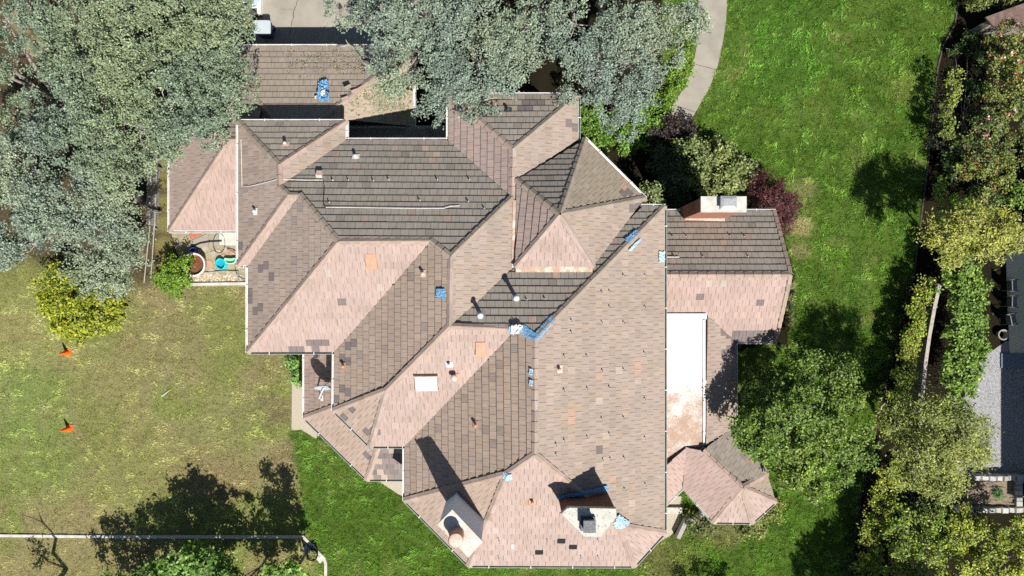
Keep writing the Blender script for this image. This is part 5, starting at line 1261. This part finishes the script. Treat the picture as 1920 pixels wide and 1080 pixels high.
# ---- side patio by the low roof
PT = bpy.data.objects['patio']
def slab(pxs, mat, z, name, parent): return MB().prism([PG(*p) for p in pxs], 0.0, z).build(name, mat, parent)
slab([(412,434),(449,434),(449,461),(412,459)], M['kerb'], 0.06, 'paving_slab', PT); slab([(397,436),(411,435),(411,459),(393,463)], M['concrete'], 0.06, 'paving_slab', PT); slab([(358,452),(392,437),(392,462),(368,466)], M['concrete'], 0.055, 'paving_slab', PT)
o = slab([(355,440),(372,434),(392,434),(358,449)], M['brickB'], 0.05, 'brick_edging', PT)
fs_m = [surf('flagstone_%d' % i, c, tuple(k * 0.8 for k in c), 6, 0.95) for i, c in enumerate([(0.44, 0.37, 0.28), (0.48, 0.29, 0.20), (0.40, 0.36, 0.30)])]
r2 = random.Random(5)
for px, py, r, mi in ((391,495,10,1),(384,466,7,0),(378,483,6,0),(400,476,7,2),(378,508,7,0),(397,508,7,2),(386,455,5,2),(410,472,6,0),(425,468,6,2),(440,474,5,0),(408,515,6,0),(420,480,5,1),(372,472,5,2),(388,514,5,0),(440,514,6,2),(428,510,5,0)):
    n = r2.randint(5, 7); a0 = r2.uniform(0, 6)
    slab([(px + r * r2.uniform(0.75, 1.15) * math.cos(a0 - k * 2 * math.pi / n), py + r * 0.9 * r2.uniform(0.75, 1.15) * math.sin(a0 - k * 2 * math.pi / n)) for k in range(n)][::-1], fs_m[mi], 0.045 + r2.uniform(0, 0.012), 'flagstone', PT)
ps = []; pe = np.array([PG(x, y) for x, y in zip(rng.uniform(368, 458, 420), rng.uniform(515, 530, 420))])
v, col = leaves(pe + np.array([0, 0, 0.03]), np.full(420, 0.03), np.full(420, 2), (0.11, 0.09), [(0.50, 0.43, 0.33), (0.36, 0.31, 0.24), (0.58, 0.52, 0.43), (0.28, 0.25, 0.16)], [2, 2, 1, 1], 0.2, 4.0)
o = np_mesh('pebbles', v, 4, col, mat=surf('pebble_dummy', (0.4, 0.35, 0.28))); o.data.materials[0] = leaf_mat('pebble_stones', 0.0, 0.9, 0.2); tag(o, 'strip of tan pebbles between the patio and its edging', 'pebbles', kind='stuff')
o = kerb('kerb', [(355, 533), (410, 532), (466, 531)], 0.14, 0.12); o['kind'] = 'structure'
o = kerb('kerb', [(376, 512), (420, 508), (447, 509), (448, 530)], 0.05, 0.10, 'wood'); o['kind'] = 'structure'
q = P(362, 496, 0.55); q.z = 0
t = thing('planter', 'big white round planter half hidden by the round bright green bush', 'planter', q)
MB().lathe(q, [(0.42, 0), (0.50, 0.10), (0.58, 0.50), (0.61, 0.55), (0.53, 0.55), (0.50, 0.42), (0.49, 0.30)], 30, cap=False).build('pot', M['white'], t, True)
MB().lathe(q + Vector((0, 0, 0.36)), [(0.50, 0), (0.2, 0.02), (0.0, 0.03)], 20).build('soil', surf('rusty_soil', (0.20, 0.07, 0.03), (0.10, 0.05, 0.03), 7, 0.95), t)
def basin(px, py, shape, label, c, c2):
    p = PG(px, py); t = thing('plastic_basin', label, 'basin', p); n = len(shape)
    m1 = surf('basin_' + label[:6], c, tuple(k * 0.85 for k in c), 4, 0.45); m2 = surf('basin_in_' + label[:6], c2, tuple(k * 0.85 for k in c2), 8, 0.45)
    out = [Vector((p.x + x, p.y + y)) for x, y in shape]; inn_ = offset_poly(out, 0.05)
    v = [Vector((k.x, k.y, 0.02)) for k in out] + [Vector((k.x, k.y, 0.26)) for k in out] + [Vector((k.x, k.y, 0.26)) for k in inn_] + [Vector((k.x, k.y, 0.12)) for k in inn_]
    f = [(a * n + i, a * n + (i + 1) % n, (a + 1) * n + (i + 1) % n, (a + 1) * n + i) for a in range(3) for i in range(n)]
    MB().add(v, f).build('shell', m1, t, True)
    MB().add([Vector((k.x, k.y, 0.125)) for k in inn_], [tuple(range(n))]).build('floor', m2, t)
def lob(n, fx): return [fx(2 * math.pi * k / n) for k in range(n)]
basin(417, 495, lob(28, lambda a: ((0.22 + 0.06 * math.cos(2 * a)) * math.cos(a) * 0.95, (0.29 + 0.05 * math.cos(2 * a + 0.4)) * math.sin(a) * 1.15)), 'turquoise plastic basin on the patio stones', (0.02, 0.48, 0.56), (0.01, 0.34, 0.46))
basin(435, 490, lob(28, lambda a: ((0.31 + 0.05 * math.sin(a)) * math.cos(a), (0.19 + 0.05 * math.cos(2 * a)) * math.sin(a) + 0.06 * math.cos(a) ** 2)), 'pale green kidney-shaped basin by the house wall', (0.34, 0.72, 0.56), (0.30, 0.58, 0.36))
q = PG(367, 471); t = thing('bucket', 'dark blue bucket in the shade behind the white planter', 'bucket', q)
MB().lathe(q, [(0.13, 0), (0.17, 0.32), (0.18, 0.33), (0.16, 0.33), (0.12, 0.03)], 18, cap=False).build('pail', surf('blue_plastic', (0.02, 0.08, 0.35), rough=0.4), t, True)
MB().tube([q + Vector((0.17 * math.cos(a), 0.17 * math.sin(a) * 0.3 - 0.12 * math.sin(a), 0.33 + 0.05 * math.sin(a))) for a in np.linspace(0, math.pi, 8)], 0.008, 4).build('handle', M['metal'], t)
def loop(cx, cy, rx, ry, a0, a1, n=22): return [PG(cx + rx * math.cos(a), cy + ry * math.sin(a)) + Vector((0, 0, 0.08)) for a in np.linspace(a0, a1, n)]
t = tag(MB().tube(loop(412, 456, 11, 19, -0.5, 5.6), 0.014, 5).build('garden_hose', M['rubber']), 'thin black hose looped on the pale patio slab', 'hose')
t = tag(MB().tube([PG(360, 463) + Vector((0, 0, 0.1)), PG(378, 456) + Vector((0, 0, 0.1)), PG(395, 453) + Vector((0, 0, 0.1)), PG(417, 452) + Vector((0, 0, 0.1))], 0.035, 6).build('drain_pipe', M['rubber']), 'black plastic pipe lying along the patio slabs', 'pipe')
t = tag(MB().tube([PG(428, 467) + Vector((0, 0, 0.12)), PG(440, 472) + Vector((0, 0, 0.2)), PG(449, 479) + Vector((0, 0, 0.3))], 0.03, 6).build('garden_pole', surf('red_plastic', (0.55, 0.10, 0.07), rough=0.5)), 'short red pole leaning by the green basin', 'pole')
t = tag(MB().tube(loop(462, 500, 20, 24, 1.4, 4.6), 0.012, 5).build('garden_hose', M['rubber']), 'black cable hanging from the low roof corner by the basins', 'cable')

# ---- board fence under the oaks
def fence_line(name, label, a, b, h, n, mat, lean=0.0):
    a, b = PG(*a), PG(*b); d = (b - a); L = d.length; e = d.normalized(); t = thing(name, label, 'fence', a); rz = math.atan2(e.y, e.x); s = Vector((-e.y, e.x, 0)); w = L / n
    for i in range(n):
        hh = h * random.uniform(0.96, 1.02); c = a + e * (w * (i + 0.5)); MB().box(c + Vector((0, 0, hh / 2)), (w * 0.9, 0.022, hh), rz).build('board', mat, t)
    for z in (0.35, h - 0.3): MB().box((a + b) / 2 + s * 0.04 + Vector((0, 0, z)), (L, 0.05, 0.09), rz).build('rail', mat, t)
    for i in range(int(L / 2.2) + 1): MB().box(a + e * min(L - 0.06, i * 2.2 + 0.05) + s * 0.10 + Vector((0, 0, h / 2 + 0.03)), (0.1, 0.1, h + 0.06), rz).build('post', mat, t)
    return t
wf = surf('grey_fence_board', (0.26, 0.25, 0.24), (0.40, 0.39, 0.37), 5, 0.9)
fence_line('board_fence', 'weathered grey board fence running down from the oaks beside the low roof', (302, 235), (296, 425), 1.15, 36, wf)
t = thing('pipe_rail', 'two pale rails continuing down from the board fence', 'railing', PG(292, 520))
for x0, x1, y1 in ((296, 289, 522), (288, 276, 530)): MB().tube([PG(x0, 425) + Vector((0, 0, 0.35)), PG(x1, y1) + Vector((0, 0, 0.3))], 0.03, 6).build('rail', M['palebark'], t)
for px, py in ((295, 430), (289, 520)): MB().tube([PG(px, py), PG(px, py) + Vector((0, 0, 0.36))], 0.035, 6).build('post', M['palebark'], t)

# ---- timber fence on the right boundary
fpx = [(1762, 535), (1752, 580), (1743, 630), (1736, 680), (1731, 730), (1728, 790), (1726, 850)]
fh = 1.7; tp = [P(x, y, fh) for x, y in fpx]; fm = surf('silvered_fence_timber', (0.46, 0.42, 0.37), (0.32, 0.29, 0.25), 7, 0.9)
t = thing('timber_fence', 'silvery timber fence with a flat top rail between the two right-hand hedges', 'fence', (tp[0].x, tp[0].y, 0))
for i in range(len(tp) - 1):
    a, b = tp[i], tp[i + 1]; e = (b - a).normalized(); rz = math.atan2(e.y, e.x); L = (b - a).length
    MB().box((a + b) / 2 + Vector((0, 0, -0.02)), (L - 0.01, 0.17, 0.04), rz).build('top_rail', fm, t)
    MB().box((a.x, a.y, fh / 2 - 0.03), (0.10, 0.10, fh - 0.06), rz).build('post', fm, t)
    n = int(L / 0.16)
    for k in range(n):
        c = a + (b - a) * ((k + 0.5) / n); MB().box((c.x + 0.07, c.y, fh / 2 - 0.03), (0.14, 0.02, fh - 0.08), rz).build('board', fm, t)

# ---- neighbour's yard at the right edge
nb = thing('neighbour_house', 'neighbouring house beyond the right edge that shades the gravel yard', 'house', (32, -4, 0))
MB().prism([(27.6, -13.2), (38, -13.2), (38, 3.6), (27.6, 3.6)], 0, 5.0).build('wall', M['stucco'], nb)
MB().add([(27.0, -13.8, 5.0), (38.6, -13.8, 5.0), (38.6, 4.2, 5.0), (27.0, 4.2, 5.0), (31.5, -9.5, 7.3), (34, -9.5, 7.3), (34, -0.5, 7.3), (31.5, -0.5, 7.3)], [(0, 1, 5, 4), (1, 2, 6, 5), (2, 3, 7, 6), (3, 0, 4, 7), (4, 5, 6, 7), (3, 2, 1, 0)]).build('roof', M['deck'], nb)
o = sheet('terrace', gpoly([(1884,440),(2010,440),(2010,664),(1892,662)]), surf('ochre_terrace', (0.78, 0.72, 0.52), (0.70, 0.64, 0.46), 1.0, 0.9), 0.04)
def chair(px, py, label, rz):
    p = PG(px, py); t = thing('garden_chair', label, 'chair', p, 'garden chairs on the shaded terrace'); Mx = Matrix.Translation(p) @ Matrix.Rotation(rz, 4, 'Z')
    cm_ = bpy.data.materials.get('dark_sling') or surf('dark_sling', (0.16, 0.17, 0.18), (0.21, 0.22, 0.23), 4, 0.7)
    MB().box((0, 0, 0), (0.5, 0.5, 0.04), M=Mx @ Matrix.Translation((0, 0, 0.42))).build('seat', cm_, t)
    MB().box((0, 0, 0), (0.5, 0.04, 0.55), M=Mx @ Matrix.Translation((0, 0.29, 0.68)) @ Matrix.Rotation(-0.25, 4, 'X')).build('backrest', cm_, t)
    for sx in (-1, 1):
        for sy in (-1, 1): MB().tube([Mx @ Vector((sx * 0.24, sy * 0.22, 0.41)), Mx @ Vector((sx * 0.27, sy * 0.27, 0))], 0.016, 5).build('leg', M['dark_metal'], t)
        MB().tube([Mx @ Vector((sx * 0.28, -0.22, 0.42)), Mx @ Vector((sx * 0.29, -0.2, 0.63)), Mx @ Vector((sx * 0.29, 0.28, 0.66))], 0.018, 5).build('armrest', M['dark_metal'], t)
chair(1886, 535, 'dark garden chair on the terrace, nearest the yellow tree', 1.6); chair(1886, 565, 'dark garden chair in the middle of the terrace row', 1.55); chair(1884, 597, 'dark garden chair on the terrace, lowest of the row', 1.75)
q = PG(1874, 627); o = MB().lathe(q, [(0.2, 0), (0.26, 0.28), (0.28, 0.30), (0.22, 0.30), (0.18, 0.1)], 16, cap=False).build('flower_pot', surf('grey_pot', (0.30, 0.29, 0.27), rough=0.8)); tag(o, 'empty grey flower pot at the lower end of the terrace', 'flower pot')
o = MB().box(PG(1898, 676) + Vector((0, 0, 0.06)), (1.25, 0.75, 0.08)); o = o.build('doormat', surf('blue_grey_mat', (0.22, 0.27, 0.33), (0.13, 0.16, 0.20), 12, 0.9)); tag(o, 'blue-grey mat on the gravel below the terrace', 'mat')
# stone-edged raised bed
t = thing('raised_bed', 'raised bed with pale rubble-stone walls in the lower right yard', 'raised bed', PG(1870, 928))
stm = [surf('rubble_%d' % i, c, tuple(k * 0.75 for k in c), 9, 0.95, bump=0.5, bscale=25) for i, c in enumerate([(0.50, 0.49, 0.46), (0.40, 0.39, 0.37), (0.58, 0.57, 0.54)])]
def rubble(x0, x1, y, z=0.5):
    x = x0
    while x < x1:
        w = r2.uniform(9, 15); hh = z + r2.uniform(-0.03, 0.03); c = [(x + 0.4, y - 5 + r2.uniform(-1, 1)), (x + w - 0.4, y - 5 + r2.uniform(-1, 1)), (x + w - 0.6, y + 5 + r2.uniform(-1, 1)), (x + 0.6, y + 5 + r2.uniform(-1, 1))]
        pp = [P(*k, z) for k in c][::-1]; MB().prism(pp, 0, hh - 0.05).prism(pp, hh - 0.05, hh, offset_poly(pp, 0.035)).build('stone', r2.choice(stm), t); x += w
rubble(1828, 1935, 897); rubble(1790, 1935, 957)
for k in range(5):
    y = 905 + k * 10; c = P(1912, y, 0.5); MB().box(c + Vector((0, 0, -0.25)), (0.3, 0.24, 0.5)).build('stone', r2.choice(stm), t)
MB().prism([P(*k, 0.3) for k in ((1805, 950), (1908, 950), (1908, 903), (1815, 903))], 0, 0.30).build('soil', surf('dry_mulch', (0.26, 0.20, 0.14), (0.16, 0.12, 0.08), 12, 0.95, c3=(0.36, 0.30, 0.22), scale3=30), t)
tw_ = MB()
for k in range(26):
    a = P(r2.uniform(1808, 1900), r2.uniform(906, 948), 0.34); an = r2.gauss(0, 0.25); l = r2.uniform(0.3, 1.1); tw_.tube([a, a + Vector((l * math.cos(an) / 2, l * math.sin(an) / 2, 0.05)), a + Vector((l * math.cos(an), l * math.sin(an), 0.02))], 0.012, 4)
o = tw_.build('twigs', M['palebark'], t); o['kind'] = 'stuff'
bush('small green tuft growing in the raised bed', [(1876, 925, 0.45, 10, 0.2), (1870, 930, 0.42, 7, 0.15)], [(0.10, 0.24, 0.06), (0.17, 0.32, 0.10)], [1, 1], size=(0.12, 0.03), dens=16, cr=0.14)
o = MB().box(PG(1916, 980) + Vector((0, 0, 0.1)), (0.25, 0.22, 0.2)).build('brick', surf('pink_brick', (0.62, 0.34, 0.28), rough=0.9)); tag(o, 'single pink brick at the right edge below the raised bed', 'brick')
# brown shed roof in the top right corner
t = thing('shed', 'corner of a brown shed roof at the top right edge', 'shed', P(1905, 22, 0))
sp_ = [P(x, y, 1.5) for x, y in ((1848, 32), (1985, -18), (1985, 52), (1862, 48))]
MB().prism(offset_poly(sp_, 0.15), 0, 1.42).build('wall', M['wood'], t); MB().prism(sp_[::-1], 1.42, 1.5).build('roof', surf('brown_felt', (0.13, 0.08, 0.065), (0.19, 0.13, 0.11), 5, 0.9), t)

# ---- pot with flowers on the kerb corner
q = P(585, 1042, 0.5); q.z = 0
t = thing('potted_plant', 'round black pot with mixed plants at the kerb corner', 'potted plant', q)
MB().lathe(q, [(0.19, 0), (0.25, 0.40), (0.285, 0.48), (0.285, 0.50), (0.25, 0.50), (0.23, 0.38)], 26, cap=False).build('pot', M['rubber'], t, True)
MB().lathe(q + Vector((0, 0, 0.40)), [(0.24, 0), (0.0, 0.02)], 18).build('soil', M['patio'], t)
cs_ = np.array([[q.x + 0.15 * math.cos(a), q.y + 0.15 * math.sin(a), 0.48] for a in np.linspace(0, 5.6, 7)])
v, col = leaves(cs_, np.full(7, 0.12), np.full(7, 16), (0.09, 0.04), [(0.25, 0.30, 0.08), (0.14, 0.22, 0.05), (0.45, 0.16, 0.10)], [3, 3, 1]); np_mesh('foliage', v, 4, col, mat=LG, parent=t)
for z, lb in ((0, 0),):
    mp_ = Matrix.Translation(PG(601, 1047) + Vector((0, 0, 0.02))) @ Matrix.Rotation(0.75, 4, 'Z'); o = MB().box((0, 0, 0), (0.34, 0.34, 0.06), M=mp_).build('paving_slab', M['kerb']); tag(o, 'square pale paving slab beside the potted plant', 'paving slab')
    mp_ = Matrix.Translation(PG(575, 1030) + Vector((0, 0, 0.02))) @ Matrix.Rotation(0.75, 4, 'Z'); o = MB().box((0, 0, 0), (0.34, 0.40, 0.06), M=mp_).build('paving_slab', M['kerb']); tag(o, 'square pale paving slab half in shadow above the potted plant', 'paving slab')
t = thing('spray_bottle', 'small blue and white bottle lying above the potted plant', 'bottle', PG(588, 1023))
a, b = PG(583, 1027) + Vector((0, 0, 0.10)), PG(590, 1020) + Vector((0, 0, 0.10))
MB().tube([a, a.lerp(b, 0.75)], 0.05, 8).build('body', surf('blue_bottle', (0.03, 0.12, 0.42), rough=0.3), t); MB().tube([a.lerp(b, 0.76), b], [0.05, 0.025], 8).build('cap', M['white'], t)
